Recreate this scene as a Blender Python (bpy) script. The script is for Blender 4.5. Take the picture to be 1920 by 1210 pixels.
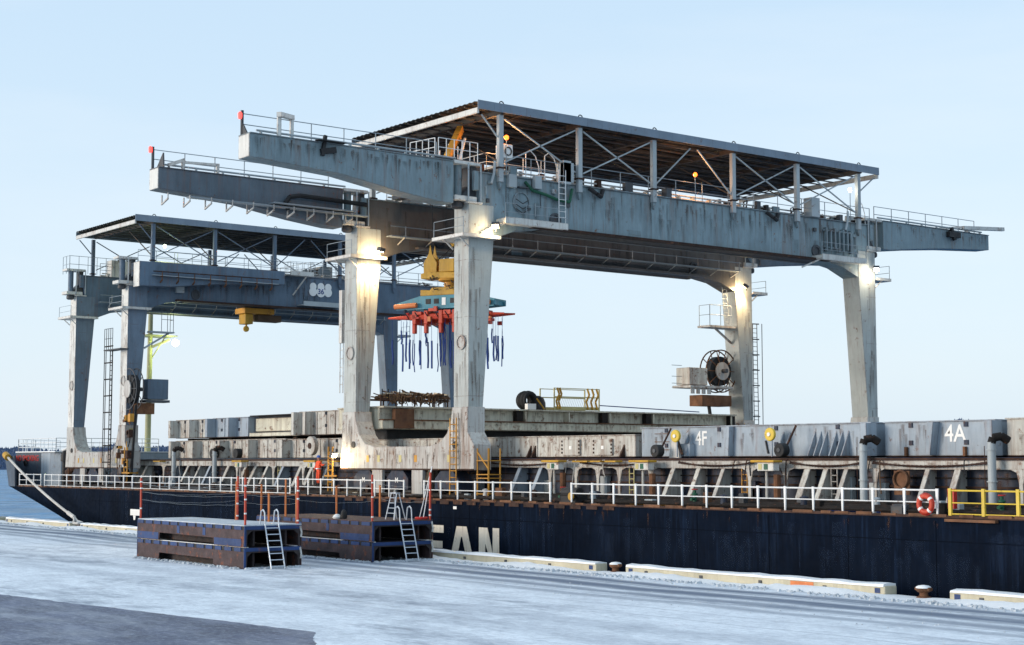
import bpy, bmesh, math, random
from mathutils import Vector, Matrix
random.seed(7)
R = math.radians
for o in list(bpy.data.objects): bpy.data.objects.remove(o)
scene = bpy.context.scene
COL = scene.collection

# ------------------------------------------------------------------ camera
cam_d = bpy.data.cameras.new('camera'); cam = bpy.data.objects.new('camera', cam_d); COL.objects.link(cam)
yaw, pitch = R(52.4), math.atan2(260.0, 3000.0)
fwd = Vector((-math.sin(yaw)*math.cos(pitch), math.cos(yaw)*math.cos(pitch), math.sin(pitch)))
cam.location = (0, -50, 5.0)
cam.rotation_euler = fwd.to_track_quat('-Z', 'Y').to_euler()
cam_d.sensor_width = 36; cam_d.lens = 36*3000/1920; cam_d.clip_end = 20000; cam_d.clip_start = 0.5
scene.camera = cam

# ------------------------------------------------------------------ sky, sun, exposure
SUN_EL, SUN_AZ = R(9.0), R(204)          # azimuth clockwise from +Y
w = bpy.data.worlds.new('World'); scene.world = w; w.use_nodes = True
nt = w.node_tree; nt.nodes.clear()
sky = nt.nodes.new('ShaderNodeTexSky'); sky.sky_type = 'NISHITA'; sky.sun_disc = False
sky.sun_elevation = SUN_EL; sky.sun_rotation = SUN_AZ
sky.air_density = 1.0; sky.dust_density = 1.6; sky.ozone_density = 1.6; sky.altitude = 0
bg = nt.nodes.new('ShaderNodeBackground'); bg.inputs['Strength'].default_value = 0.115
# even veil of high thin cloud, a little whiter towards the horizon all the way round
veil = nt.nodes.new('ShaderNodeMix'); veil.data_type = 'RGBA'; veil.inputs[0].default_value = 0.82
tcw = nt.nodes.new('ShaderNodeTexCoord'); sxyz = nt.nodes.new('ShaderNodeSeparateXYZ'); nt.links.new(tcw.outputs['Generated'], sxyz.inputs[0])
rmp = nt.nodes.new('ShaderNodeMapRange'); rmp.interpolation_type = 'SMOOTHSTEP'; rmp.inputs[1].default_value = -.02; rmp.inputs[2].default_value = .36; nt.links.new(sxyz.outputs[2], rmp.inputs[0])
vc = nt.nodes.new('ShaderNodeMix'); vc.data_type = 'RGBA'; nt.links.new(rmp.outputs[0], vc.inputs[0])
vc.inputs[6].default_value = (3.5, 4.1, 4.65, 1); vc.inputs[7].default_value = (2.8, 3.65, 4.5, 1)
mpw = nt.nodes.new('ShaderNodeMapping'); mpw.inputs['Scale'].default_value = (1, 1, 5); nt.links.new(tcw.outputs['Generated'], mpw.inputs[0])
cn = nt.nodes.new('ShaderNodeTexNoise'); cn.inputs['Scale'].default_value = 1.7; cn.inputs['Detail'].default_value = 7; cn.inputs['Roughness'].default_value = .55; nt.links.new(mpw.outputs[0], cn.inputs['Vector'])
cr = nt.nodes.new('ShaderNodeMapRange'); cr.inputs[1].default_value = .42; cr.inputs[2].default_value = .72; cr.inputs[4].default_value = .75; nt.links.new(cn.outputs[0], cr.inputs[0])
cv = nt.nodes.new('ShaderNodeMix'); cv.data_type = 'RGBA'; nt.links.new(cr.outputs[0], cv.inputs[0]); nt.links.new(vc.outputs[2], cv.inputs[6]); cv.inputs[7].default_value = (3.75, 4.2, 4.65, 1)
nt.links.new(cv.outputs[2], veil.inputs[7])
out = nt.nodes.new('ShaderNodeOutputWorld')
nt.links.new(sky.outputs[0], veil.inputs[6]); nt.links.new(veil.outputs[2], bg.inputs[0]); nt.links.new(bg.outputs[0], out.inputs[0])
sd = bpy.data.lights.new('sun', 'SUN'); sd.energy = 1.25; sd.angle = R(24); sd.color = (1.0, .87, .74)
sun = bpy.data.objects.new('sun', sd); COL.objects.link(sun)
to_sun = Vector((math.sin(SUN_AZ)*math.cos(SUN_EL), math.cos(SUN_AZ)*math.cos(SUN_EL), math.sin(SUN_EL)))
sun.rotation_euler = (-to_sun).to_track_quat('-Z', 'Y').to_euler(); sun.location = (0, -60, 60)
vs = scene.view_settings; vs.view_transform = 'Standard'; vs.look = 'None'; vs.exposure = 1.04; vs.gamma = 1.0
vs.use_curve_mapping = False

# ------------------------------------------------------------------ materials
MATS = {}
def mat(name, base, rough=.6, var=.15, rust=0, streak=0, vsc=.5, bump=.12, metal=0, rustcol=(.115, .045, .02), spec=.4,
        bump_scale=18, grime=0, edge=0, drip=0):
    m = bpy.data.materials.new(name); m.use_nodes = True; MATS[name] = m
    t = m.node_tree; b = t.nodes['Principled BSDF']
    N = lambda k: t.nodes.new(k)
    L = t.links.new
    geo = N('ShaderNodeNewGeometry'); pos = geo.outputs['Position']
    oi = N('ShaderNodeObjectInfo')
    def noise(sc, det=6, rgh=.6, scale=(1, 1, 1)):
        mp = N('ShaderNodeMapping'); mp.inputs['Scale'].default_value = scale; L(pos, mp.inputs[0])
        n = N('ShaderNodeTexNoise'); n.inputs['Scale'].default_value = sc; n.inputs['Detail'].default_value = det
        n.inputs['Roughness'].default_value = rgh; L(mp.outputs[0], n.inputs['Vector']); return n.outputs[0]
    def rng(src, a, c, lo=0, hi=1):
        r = N('ShaderNodeMapRange'); r.inputs[1].default_value = a; r.inputs[2].default_value = c
        r.inputs[3].default_value = lo; r.inputs[4].default_value = hi; L(src, r.inputs[0]); return r.outputs[0]
    def mix(f, a, c, kind='MIX'):
        x = N('ShaderNodeMix'); x.data_type = 'RGBA'; x.blend_type = kind
        if isinstance(f, float): x.inputs[0].default_value = f
        else: L(f, x.inputs[0])
        for s, i in ((a, 6), (c, 7)):
            if isinstance(s, tuple): x.inputs[i].default_value = (*s, 1)
            else: L(s, x.inputs[i])
        return x.outputs[2]
    def mul(a, c):
        x = N('ShaderNodeMath'); x.operation = 'MULTIPLY'; L(a, x.inputs[0])
        if isinstance(c, float): x.inputs[1].default_value = c
        else: L(c, x.inputs[1])
        return x.outputs[0]
    lo = tuple(c*(1-var) for c in base); hi = tuple(min(1, c*(1+var)) for c in base)
    col = mix(rng(noise(vsc, 8, .62), .32, .68), lo, hi)
    rv = rng(oi.outputs['Random'], 0, 1, 1-var*.45, 1+var*.45)
    vm = N('ShaderNodeVectorMath'); vm.operation = 'SCALE'; L(col, vm.inputs[0]); L(rv, vm.inputs['Scale']); col = vm.outputs[0]
    if grime:
        col = mix(mul(rng(noise(1.1, 8, .7, (1, 1, .3)), .46, .72), float(grime)), col, tuple(c*.42 for c in base))
        col = mix(mul(rng(noise(5.5, 8, .75, (1, 1, .07)), .50, .74), float(grime)*.9), col, tuple(c*.5 for c in base))
    if drip:        # pale salt runs
        col = mix(mul(rng(noise(4.5, 7, .7, (1, 1, .06)), .50, .72), mul(rng(noise(.28, 3), .38, .62), float(drip))), col, tuple(min(1, c*3.2) for c in base))
    if streak:
        s = rng(noise(1.6, 8, .72, (1.5, 1.5, .085)), .60-.16*streak, .80-.12*streak)
        col = mix(mul(s, .40+.42*streak), col, (rustcol[0]*1.5, rustcol[1]*1.7, rustcol[2]*1.9))
        s = rng(noise(6.0, 9, .74, (1, 1, .05)), .60-.11*streak, .72-.08*streak)
        col = mix(mul(s, mul(rng(noise(.7, 4), .36, .6), .62)), col, (rustcol[0]*1.2, rustcol[1]*1.25, rustcol[2]*1.3))
    if rust:
        s = rng(noise(1.9, 11, .74), .63-.17*rust, .70-.14*rust)
        rc = mix(rng(noise(7, 5), .3, .7), tuple(c*.55 for c in rustcol), tuple(c*1.8 for c in rustcol))
        col = mix(mul(s, .9), col, rc)
    if edge:
        bv = N('ShaderNodeBevel'); bv.samples = 3; bv.inputs[0].default_value = .09
        dt = N('ShaderNodeVectorMath'); dt.operation = 'DOT_PRODUCT'; L(bv.outputs[0], dt.inputs[0]); L(geo.outputs['True Normal'], dt.inputs[1])
        col = mix(mul(mul(rng(dt.outputs['Value'], .80, .985, 1, 0), rng(noise(2.6, 9, .72), .40, .56)), float(edge)), col, rustcol)
    L(col, b.inputs['Base Color'])
    L(rng(noise(3.1, 5), .3, .7, max(.05, rough-.12), min(1, rough+.14)), b.inputs['Roughness'])
    b.inputs['Metallic'].default_value = metal
    b.inputs['Specular IOR Level'].default_value = spec
    if bump:
        bn = N('ShaderNodeBump'); bn.inputs['Strength'].default_value = bump; bn.inputs['Distance'].default_value = .05
        L(noise(bump_scale, 6, .65), bn.inputs['Height']); L(bn.outputs[0], b.inputs['Normal'])
    return m
def emit(name, col, strength):
    m = bpy.data.materials.new(name); m.use_nodes = True; MATS[name] = m
    b = m.node_tree.nodes['Principled BSDF']; b.inputs['Base Color'].default_value = (*col, 1)
    b.inputs['Emission Color'].default_value = (*col, 1); b.inputs['Emission Strength'].default_value = strength
    return m

mat('crane_paint', (.20, .275, .31), .55, .13, rust=.16, streak=.5, grime=.55, edge=.8)
mat('leg_paint', (.39, .42, .41), .55, .12, rust=.2, streak=.42, grime=.22, edge=.9)
mat('inner_shaded', (.115, .11, .105), .6, .2, rust=.2, streak=.35, grime=.4)  # rear girder colour darkened to carry the shade of roof and front girder
mat('jib_blue', (.11, .145, .18), .55, .13, rust=.18, streak=.4, grime=.5, edge=.7)
mat('crane_blue', (.10, .15, .21), .55, .13, rust=.15, streak=.35, grime=.5, edge=.6)
mat('leg_blue', (.14, .19, .25), .55, .13, rust=.15, streak=.35, grime=.45, edge=.7)
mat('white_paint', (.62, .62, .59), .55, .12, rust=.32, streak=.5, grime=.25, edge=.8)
mat('sill_paint', (.47, .47, .45), .6, .12, rust=.36, streak=.75, grime=.2, edge=1)
mat('cover_grey', (.31, .37, .43), .6, .1, rust=.2, streak=.35, grime=.4, edge=.7)
mat('cover_old', (.53, .53, .49), .65, .14, rust=.48, streak=.8, grime=.3, edge=1)
mat('cover_beam', (.60, .58, .47), .65, .14, rust=.4, streak=.65, grime=.45, edge=1)
mat('coaming_shaded', (.022, .034, .062), .65, .2, rust=.35, streak=.4, grime=.6)  # shade of the recess under the ledge is put into this dark colour
mat('stay_paint', (.50, .50, .47), .6, .12, rust=.42, streak=.7, grime=.45, edge=.8)
mat('rust', (.040, .019, .013), .85, .5, rust=.4, bump=.35, vsc=1.6)
mat('rust_light', (.14, .066, .034), .85, .45, rust=.5, bump=.35, vsc=1.6)
mat('rust_dark', (.010, .007, .006), .85, .4, rust=.3, bump=.3)  # dark rust, deepened further to carry the shade of the coaming recess
mat('deck_red', (.008, .005, .005), .7, .4, rust=.35, bump=.3)
mat('hull_navy', (.0034, .0072, .0165), .6, .3, grime=.6, vsc=.35, bump=.3, spec=.02, drip=.95, bump_scale=.8)
mat('hull_seam', (.0020, .0042, .0095), .7, .3, spec=.02, bump=0)
mat('bow_blue', (.055, .078, .11), .55, .2, rust=.12, streak=.2, grime=.3)
mat('rail_white', (.72, .73, .73), .5, .08, rust=.14, streak=.12)
mat('rail_grey', (.26, .30, .33), .5, .12, rust=.2)
mat('rail_yellow', (.62, .44, .05), .5, .12, rust=.15)
mat('safety_yellow', (.52, .29, .025), .5, .2, rust=.25, grime=.6, streak=.4)
mat('pale_yellow', (.50, .44, .20), .55, .12, rust=.15)
mat('orange_yellow', (.50, .24, .03), .55, .2, rust=.35)
mat('black', (.014, .014, .016), .6, .3)
mat('rubber', (.017, .018, .020), .75, .3, bump=.2)
mat('dark_steel', (.055, .06, .068), .55, .3, rust=.25)
mat('roof_under', (.048, .043, .040), .7, .3, rust=.3)
mat('roof_top', (.018, .02, .023), .6, .2, rust=.15)
mat('roof_fascia', (.17, .22, .28), .5, .12, rust=.10, streak=.12)
mat('pipe_grey', (.34, .38, .40), .5, .14, rust=.2)
mat('green', (.012, .09, .05), .55, .2)
mat('red', (.48, .025, .02), .5, .15)
mat('red_orange', (.52, .055, .025), .5, .18, rust=.15, grime=.5)
mat('orange', (.62, .19, .06), .55, .15)
mat('stake_orange', (.55, .17, .045), .6, .2, rust=.2)
mat('white_plain', (.78, .78, .76), .5, .06)
mat('letter_cream', (.90, .79, .64), .6, .14, rust=.12, streak=.42)
mat('teal', (.06, .25, .33), .5, .15, rust=.12, grime=.6, streak=.35)
mat('strap_blue', (.02, .05, .20), .75, .3)
mat('rope', (.55, .53, .50), .85, .15, bump=.5, bump_scale=60)
mat('rope_brown', (.11, .07, .045), .9, .35, bump=.5)
mat('cassette_blue', (.014, .045, .15), .55, .25, rust=.28, grime=.4)
mat('cassette_brown', (.062, .042, .044), .8, .3, rust=.45, bump=.4, vsc=2, rustcol=(.16, .055, .03), edge=.4)
mat('cassette_dark', (.035, .028, .03), .8, .35, rust=.3, bump=.3)
mat('snow', (.80, .83, .86), .75, .04, bump=.35, bump_scale=7, spec=.25)
mat('concrete', (.52, .48, .36), .8, .14, rust=.0, grime=.35, bump=.3)
mat('aluminium', (.55, .60, .66), .35, .06, metal=.5)
mat('suit', (.75, .09, .035), .8, .15, bump=.3)
mat('helmet', (.04, .12, .42), .35, .05)
mat('skin', (.42, .22, .15), .6, .08)
mat('boot', (.02, .02, .02), .6, .1)
mat('sea', (.05, .17, .32), .35, .45, vsc=.12, bump=0, spec=.22)  # light and dark of the ripples is put into the colour variation
mat('hill', (.05, .085, .16), .9, .3)  # distance haze is put into this blue
mat('forest', (.05, .085, .16), .9, .4, bump=0)  # tree colour blued to carry the distance haze
emit('lamp_warm', (1.0, .74, .40), 14)
emit('lamp_white', (1.0, .88, .66), 14)
emit('lamp_orange', (1.0, .17, .02), 2.0)
emit('lamp_green', (.9, 1.0, .74), 12)
mat('dirty_snow', (.50, .55, .60), .8, .15, grime=.6, bump=.4, bump_scale=7)
mat('mast_paint', (.34, .34, .20), .6, .15, rust=.2)
emit('lamp_red', (1.0, .06, .05), 1.3)

# ------------------------------------------------------------------ mesh builder
class MB:
    T = None
    def __init__(s): s.v = []; s.f = []
    def add(s, vs_, fs):
        n = len(s.v); s.v += [tuple(p) for p in vs_]; s.f += [tuple(i+n for i in f) for f in fs]; return s
    def box(s, x0, x1, y0, y1, z0, z1):
        v = [(x, y, z) for z in (z0, z1) for x, y in ((x0, y0), (x1, y0), (x1, y1), (x0, y1))]
        return s.add(v, [(0, 3, 2, 1), (4, 5, 6, 7), (0, 1, 5, 4), (1, 2, 6, 5), (2, 3, 7, 6), (3, 0, 4, 7)])
    def prism(s, poly, vec):
        n = len(poly); p2 = [tuple(Vector(p)+Vector(vec)) for p in poly]
        return s.add(list(poly)+p2, [tuple(range(n-1, -1, -1)), tuple(range(n, 2*n))] + [(i, (i+1) % n, n+(i+1) % n, n+i) for i in range(n)])
    def yz(s, poly, x0, x1): return s.prism([(x0, y, z) for y, z in poly], (x1-x0, 0, 0))
    def xz(s, poly, y0, y1): return s.prism([(x, y0, z) for x, z in poly], (0, y1-y0, 0))
    def bar(s, p, q, wd, ht, up=(0, 0, 1)):
        p, q = Vector(p), Vector(q); d = (q-p).normalized(); up = Vector(up)
        if abs(d.dot(up)) > .98: up = Vector((1, 0, 0))
        a = d.cross(up).normalized(); b = a.cross(d)
        v = [c+a*sx*wd/2+b*sy*ht/2 for c in (p, q) for sx, sy in ((-1, -1), (1, -1), (1, 1), (-1, 1))]
        return s.add(v, [(0, 1, 2, 3), (7, 6, 5, 4), (0, 4, 5, 1), (1, 5, 6, 2), (2, 6, 7, 3), (3, 7, 4, 0)])
    def tube(s, p, q, r, n=6, r2=None):
        p, q = Vector(p), Vector(q); d = (q-p).normalized(); r2 = r if r2 is None else r2
        up = Vector((0, 0, 1)) if abs(d.z) < .95 else Vector((1, 0, 0)); a = d.cross(up).normalized(); b = a.cross(d)
        v = [c+(a*math.cos(t)+b*math.sin(t))*rr for c, rr in ((p, r), (q, r2)) for t in (2*math.pi*i/n for i in range(n))]
        return s.add(v, [(i, (i+1) % n, n+(i+1) % n, n+i) for i in range(n)] + [tuple(range(n-1, -1, -1)), tuple(range(n, 2*n))])
    def path(s, pts, r, n=6):
        for a, b in zip(pts, pts[1:]): s.tube(a, b, r, n)
        return s
    def disc(s, c, ax, r, th, n=20, r0=0):
        """solid wheel or ring of thickness th about axis ax"""
        c, ax = Vector(c), Vector(ax).normalized(); up = Vector((0, 0, 1)) if abs(ax.z) < .9 else Vector((1, 0, 0))
        a = ax.cross(up).normalized(); b = a.cross(ax)
        ring = lambda rr, k: [c+ax*k*th/2+(a*math.cos(2*math.pi*i/n)+b*math.sin(2*math.pi*i/n))*rr for i in range(n)]
        if r0 <= 0:
            return s.add(ring(r, -1)+ring(r, 1), [(i, (i+1) % n, n+(i+1) % n, n+i) for i in range(n)]+[tuple(range(n-1, -1, -1)), tuple(range(n, 2*n))])
        fs = []
        for i in range(n):
            j = (i+1) % n
            fs += [(i, j, n+j, n+i), (2*n+i, 3*n+i, 3*n+j, 2*n+j), (i, 2*n+i, 2*n+j, j), (n+i, n+j, 3*n+j, 3*n+i)]
        return s.add(ring(r, -1)+ring(r, 1)+ring(r0, -1)+ring(r0, 1), fs)
    def torus(s, c, ax, r, rt, n=24, k=8):
        c, ax = Vector(c), Vector(ax).normalized(); up = Vector((0, 0, 1)) if abs(ax.z) < .9 else Vector((1, 0, 0))
        a = ax.cross(up).normalized(); b = a.cross(ax); v = []
        for i in range(n):
            t = 2*math.pi*i/n; d = a*math.cos(t)+b*math.sin(t)
            for j in range(k):
                u = 2*math.pi*j/k; v.append(c+d*(r+rt*math.cos(u))+ax*rt*math.sin(u))
        return s.add(v, [(i*k+j, ((i+1) % n)*k+j, ((i+1) % n)*k+(j+1) % k, i*k+(j+1) % k) for i in range(n) for j in range(k)])
    def lathe(s, c, prof, n=16):
        v = [(c[0]+r*math.cos(2*math.pi*i/n), c[1]+r*math.sin(2*math.pi*i/n), c[2]+z) for r, z in prof for i in range(n)]
        m = len(prof)
        return s.add(v, [(j*n+i, j*n+(i+1) % n, (j+1)*n+(i+1) % n, (j+1)*n+i) for j in range(m-1) for i in range(n)] + [tuple(range(n-1, -1, -1)), tuple(range((m-1)*n, m*n))])
    def mesh(s, name, m, org=(0, 0, 0), smooth=False, T=None):
        T = T or MB.T; v = [T(p) for p in s.v] if T else s.v
        me = bpy.data.meshes.new(name); me.from_pydata([(a-org[0], b-org[1], c-org[2]) for a, b, c in v], [], s.f)
        bm = bmesh.new(); bm.from_mesh(me); bmesh.ops.recalc_face_normals(bm, faces=bm.faces); bm.to_mesh(me); bm.free()
        if m: me.materials.append(MATS[m])
        if smooth:
            me.polygons.foreach_set('use_smooth', [True]*len(me.polygons)); me.set_sharp_from_angle(angle=R(40))
        me.update(); return me
    def build(s, name, m, parent=None, smooth=False, bevel=0, label=None):
        org = ORG.get(parent.name, (0, 0, 0)) if parent else (0, 0, 0)
        o = bpy.data.objects.new(name, s.mesh(name, m, org, smooth)); COL.objects.link(o)
        if parent: o.parent = parent; ORG[o.name] = org
        if bevel:
            md = o.modifiers.new('bevel', 'BEVEL'); md.width = bevel; md.segments = 2; md.limit_method = 'ANGLE'; md.angle_limit = R(50)
        if label: o['label'] = label
        return o
ORG = {}
def tag(o, label=None, cat=None, group=None, kind=None):
    for k, v in (('label', label), ('category', cat), ('group', group), ('kind', kind)):
        if v: o[k] = v
    return o
def thing(name, label, cat, loc, group=None):
    o = bpy.data.objects.new(name, None); COL.objects.link(o); o.location = loc; o.empty_display_size = .3
    ORG[o.name] = tuple(loc); return tag(o, label, cat, group)
def inst(me, name, parent, loc, rz=0, scale=None):
    """another object on shared mesh data, placed in world coordinates under its parent"""
    o = bpy.data.objects.new(name, me); COL.objects.link(o); org = ORG.get(parent.name, (0, 0, 0)) if parent else (0, 0, 0)
    o.location = [a-b for a, b in zip(loc, org)]; o.rotation_euler.z = rz
    if scale: o.scale = scale
    if parent: o.parent = parent; ORG[o.name] = tuple(loc)
    return o
def lamp(name, kind, loc, energy, col, parent, radius=.12, aim=None, angle=100):
    l = bpy.data.lights.new(name, kind); l.energy = energy; l.color = col; l.shadow_soft_size = radius
    o = bpy.data.objects.new(name, l); COL.objects.link(o); org = ORG.get(parent.name, (0, 0, 0)); loc = MB.T(loc) if MB.T else loc
    o.location = [a-b for a, b in zip(loc, org)]; o.parent = parent
    if kind == 'SPOT':
        l.spot_size = R(angle); l.spot_blend = .6; o.rotation_euler = Vector(aim).to_track_quat('-Z', 'Y').to_euler()
    return o
def text(name, s, size, m, parent, loc, face='-Y', depth=.012, sx=1):
    cu = bpy.data.curves.new(name, 'FONT'); cu.body = s; cu.size = size; cu.extrude = depth/2; cu.offset = size*.012
    tmp = bpy.data.objects.new('tmp', cu); COL.objects.link(tmp)
    dg = bpy.context.evaluated_depsgraph_get(); me = bpy.data.meshes.new_from_object(tmp.evaluated_get(dg))
    bpy.data.objects.remove(tmp); bpy.data.curves.remove(cu)
    M = {'-Y': Matrix(((sx, 0, 0), (0, 0, -1), (0, 1, 0))), '+X': Matrix(((0, 0, 1), (sx, 0, 0), (0, 1, 0)))}[face].to_4x4()
    me.transform(M); me.materials.clear(); me.materials.append(MATS[m]); me.name = name
    o = bpy.data.objects.new(name, me); COL.objects.link(o); org = ORG.get(parent.name, (0, 0, 0))
    loc = MB.T(loc) if MB.T else loc
    o.location = [a-b for a, b in zip(loc, org)]; o.parent = parent; return o
def railing(mb, pts, h=1.05, step=1.6, r=.028, rails=(1.0, .52)):
    """posts and rails along a polyline"""
    for a, b in zip(pts, pts[1:]):
        a, b = Vector(a), Vector(b); n = max(1, round((b-a).length/step))
        for i in range(n+1):
            p = a.lerp(b, i/n); mb.tube(p, p+Vector((0, 0, h)), r, 5)
        for k in rails: mb.tube(a+Vector((0, 0, h*k)), b+Vector((0, 0, h*k)), r*.85, 5)
    return mb
def ladder(mb, base, top, wdir, wd=.45, r=.025, step=.32):
    a, b = Vector(base), Vector(top); wv = Vector(wdir).normalized()*wd/2
    for s in (-1, 1): mb.tube(a+wv*s, b+wv*s, r, 5)
    n = int((b-a).length/step)
    for i in range(1, n):
        p = a.lerp(b, i/n); mb.tube(p-wv, p+wv, r*.7, 4)
    return mb

def stain_mat(name, col, amt=.5):
    m = bpy.data.materials.new(name); m.use_nodes = True; MATS[name] = m
    t = m.node_tree; b = t.nodes['Principled BSDF']; b.inputs['Base Color'].default_value = (*col, 1); b.inputs['Roughness'].default_value = .85; b.inputs['Specular IOR Level'].default_value = .1
    at = t.nodes.new('ShaderNodeAttribute'); at.attribute_name = 'fade'; g = t.nodes.new('ShaderNodeNewGeometry')
    mp = t.nodes.new('ShaderNodeMapping'); mp.inputs['Scale'].default_value = (1, 1, .03); t.links.new(g.outputs['Position'], mp.inputs[0])
    n = t.nodes.new('ShaderNodeTexNoise'); n.inputs['Scale'].default_value = 9; n.inputs['Detail'].default_value = 7; n.inputs['Roughness'].default_value = .7; t.links.new(mp.outputs[0], n.inputs['Vector'])
    r = t.nodes.new('ShaderNodeMapRange'); r.inputs[1].default_value = .30; r.inputs[2].default_value = .75; r.inputs[4].default_value = amt*1.6; t.links.new(n.outputs[0], r.inputs[0])
    x = t.nodes.new('ShaderNodeMath'); x.operation = 'MULTIPLY'; t.links.new(at.outputs['Fac'], x.inputs[0]); t.links.new(r.outputs[0], x.inputs[1])
    t.links.new(x.outputs[0], b.inputs['Alpha'])
stain_mat('stain_rust', (.13, .065, .032), .5); stain_mat('stain_dark', (.07, .068, .062), .36); stain_mat('stain_pale', (.30, .33, .38))
def stains(parent, ax, at, items, m, name='rust_stain'):
    """rust or dirt runs: soft tapered films on a wall facing +X (ax 'x') or -Y (ax 'y'); items are (u, z_top, width, length)"""
    v, f, fd = [], [], []
    for u, z, wd, ln in items:
        n = len(v); rows = ((1.0, z, .75), (.95, z-ln*.25, 1.0), (.6, z-ln*.6, .6), (.3, z-ln, 0))
        for k, zz, fa in rows:
            for c, fc in ((-1, 0), (0, 1), (1, 0)):
                uu = u+c*wd*k/2; p = (at, uu, zz) if ax == 'x' else (uu, at, zz); v.append(MB.T(p) if MB.T else p); fd.append(fa*fc)
        for r_ in range(3):
            for c in range(2): a = n+r_*3+c; f.append((a, a+1, a+4, a+3))
    org = ORG.get(parent.name, (0, 0, 0)); me = bpy.data.meshes.new(name); me.from_pydata([tuple(a-b for a, b in zip(p, org)) for p in v], [], f)
    at_ = me.attributes.new('fade', 'FLOAT', 'POINT'); at_.data.foreach_set('value', fd); me.materials.append(MATS[m])
    o = bpy.data.objects.new(name, me); COL.objects.link(o); o.parent = parent; o['kind'] = 'stuff'; ORG[o.name] = org; return o
def runs(n, u0, u1, z0, z1, w_=(.1, .5), l_=(.4, 1.8)):
    return [(random.uniform(u0, u1), random.uniform(z0, z1), random.uniform(*w_), random.uniform(*l_)) for _ in range(n)]
# ------------------------------------------------------------------ the setting: quay, sea, far shore
def sheet(name, poly, z, m, kind='structure'):
    me = bpy.data.meshes.new(name); me.from_pydata([(x, y, z) for x, y in poly], [], [tuple(range(len(poly)))]); me.materials.append(MATS[m])
    o = bpy.data.objects.new(name, me); COL.objects.link(o); o['kind'] = kind; return o
def snow_ground():
    m = bpy.data.materials.new('quay_snow'); m.use_nodes = True; MATS['quay_snow'] = m
    t = m.node_tree; b = t.nodes['Principled BSDF']; L = t.links.new; N = t.nodes.new
    geo = N('ShaderNodeNewGeometry'); pos = geo.outputs['Position']
    def noise(sc, scale, det=7, rg=.6, rot=0):
        mp = N('ShaderNodeMapping'); mp.inputs['Scale'].default_value = scale; mp.inputs['Rotation'].default_value = (0, 0, rot); L(pos, mp.inputs[0])
        n = N('ShaderNodeTexNoise'); n.inputs['Scale'].default_value = sc; n.inputs['Detail'].default_value = det; n.inputs['Roughness'].default_value = rg
        L(mp.outputs[0], n.inputs['Vector']); return n.outputs[0]
    def rng(s, a, c, lo=0, hi=1):
        r = N('ShaderNodeMapRange'); r.inputs[1].default_value = a; r.inputs[2].default_value = c; r.inputs[3].default_value = lo; r.inputs[4].default_value = hi
        r.interpolation_type = 'SMOOTHSTEP'; L(s, r.inputs[0]); return r.outputs[0]
    def math_(op, a, c):
        x = N('ShaderNodeMath'); x.operation = op; x.use_clamp = False
        for s, i in ((a, 0), (c, 1)):
            if isinstance(s, (int, float)): x.inputs[i].default_value = s
            else: L(s, x.inputs[i])
        return x.outputs[0]
    sep = N('ShaderNodeSeparateXYZ'); L(pos, sep.inputs[0])
    wob = math_('MULTIPLY', math_('SUBTRACT', noise(.05, (1, .2, 1), 3), .5), 3.2)
    y = math_('ADD', sep.outputs[1], wob)
    cov = noise(.2, (.38, 1, 1), 10, .7)                   # long drifts swept along the quay
    cov2 = noise(.9, (.6, 1, 1), 10, .74)
    snow = rng(math_('ADD', math_('MULTIPLY', cov, .62), math_('MULTIPLY', cov2, .38)), .30, .52)
    tr = 0
    for yc, wd, st in ((-5.0, .6, .95), (-6.9, .8, 1.0), (-8.8, .6, .75), (-10.4, .5, .55), (-17.5, .9, .25), (-20.2, 1.0, .25), (-5.75, .13, .8), (-7.5, .14, .8), (-9.6, .10, .5), (-12.6, .12, .3), (-14.5, .11, .3), (-19.9, .12, .25)):
        d = math_('ABSOLUTE', math_('SUBTRACT', y, yc), 0)
        band = math_('MULTIPLY', rng(d, wd*.25, wd*1.5, 1, 0), math_('MULTIPLY', rng(noise(.5, (.10, 1.2, 1), 6, .7), .28, .52), st))
        tr = math_('MAXIMUM', band, tr) if not isinstance(tr, int) else band
    f = math_('MULTIPLY', snow, math_('SUBTRACT', 1.0, tr))
    near = rng(sep.outputs[1], -4.0, -2.9)                 # ploughed bank under the kerb
    f = math_('MAXIMUM', f, math_('MULTIPLY', near, rng(noise(.8, (.5, 1, 1)), .3, .5)))
    grain = rng(noise(5, (.55, 1, 1), 10, .82), .36, .62)
    patch = rng(noise(.45, (.8, 1, 1), 11, .76), .36, .60)
    f = math_('MULTIPLY', f, math_('ADD', math_('MULTIPLY', grain, .36), .66))
    f = math_('MULTIPLY', f, math_('ADD', math_('MULTIPLY', patch, .28), .76))
    mx = N('ShaderNodeMix'); mx.data_type = 'RGBA'; L(f, mx.inputs[0]); mx.inputs[6].default_value = (.16, .20, .27, 1); mx.inputs[7].default_value = (.86, .92, .98, 1)
    L(mx.outputs[2], b.inputs['Base Color']); b.inputs['Roughness'].default_value = .7; b.inputs['Specular IOR Level'].default_value = .25
    bn = N('ShaderNodeBump'); bn.inputs['Strength'].default_value = .35; bn.inputs['Distance'].default_value = .06
    L(math_('ADD', noise(2.2, (.5, 1, 1), 8, .7), math_('MULTIPLY', noise(14, (1, 1, 1)), .5)), bn.inputs['Height']); L(bn.outputs[0], b.inputs['Normal'])
snow_ground()
mat('asphalt_wet', (.085, .10, .155), .6, .35, bump=.45, bump_scale=9, vsc=.5, grime=.3)
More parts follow.
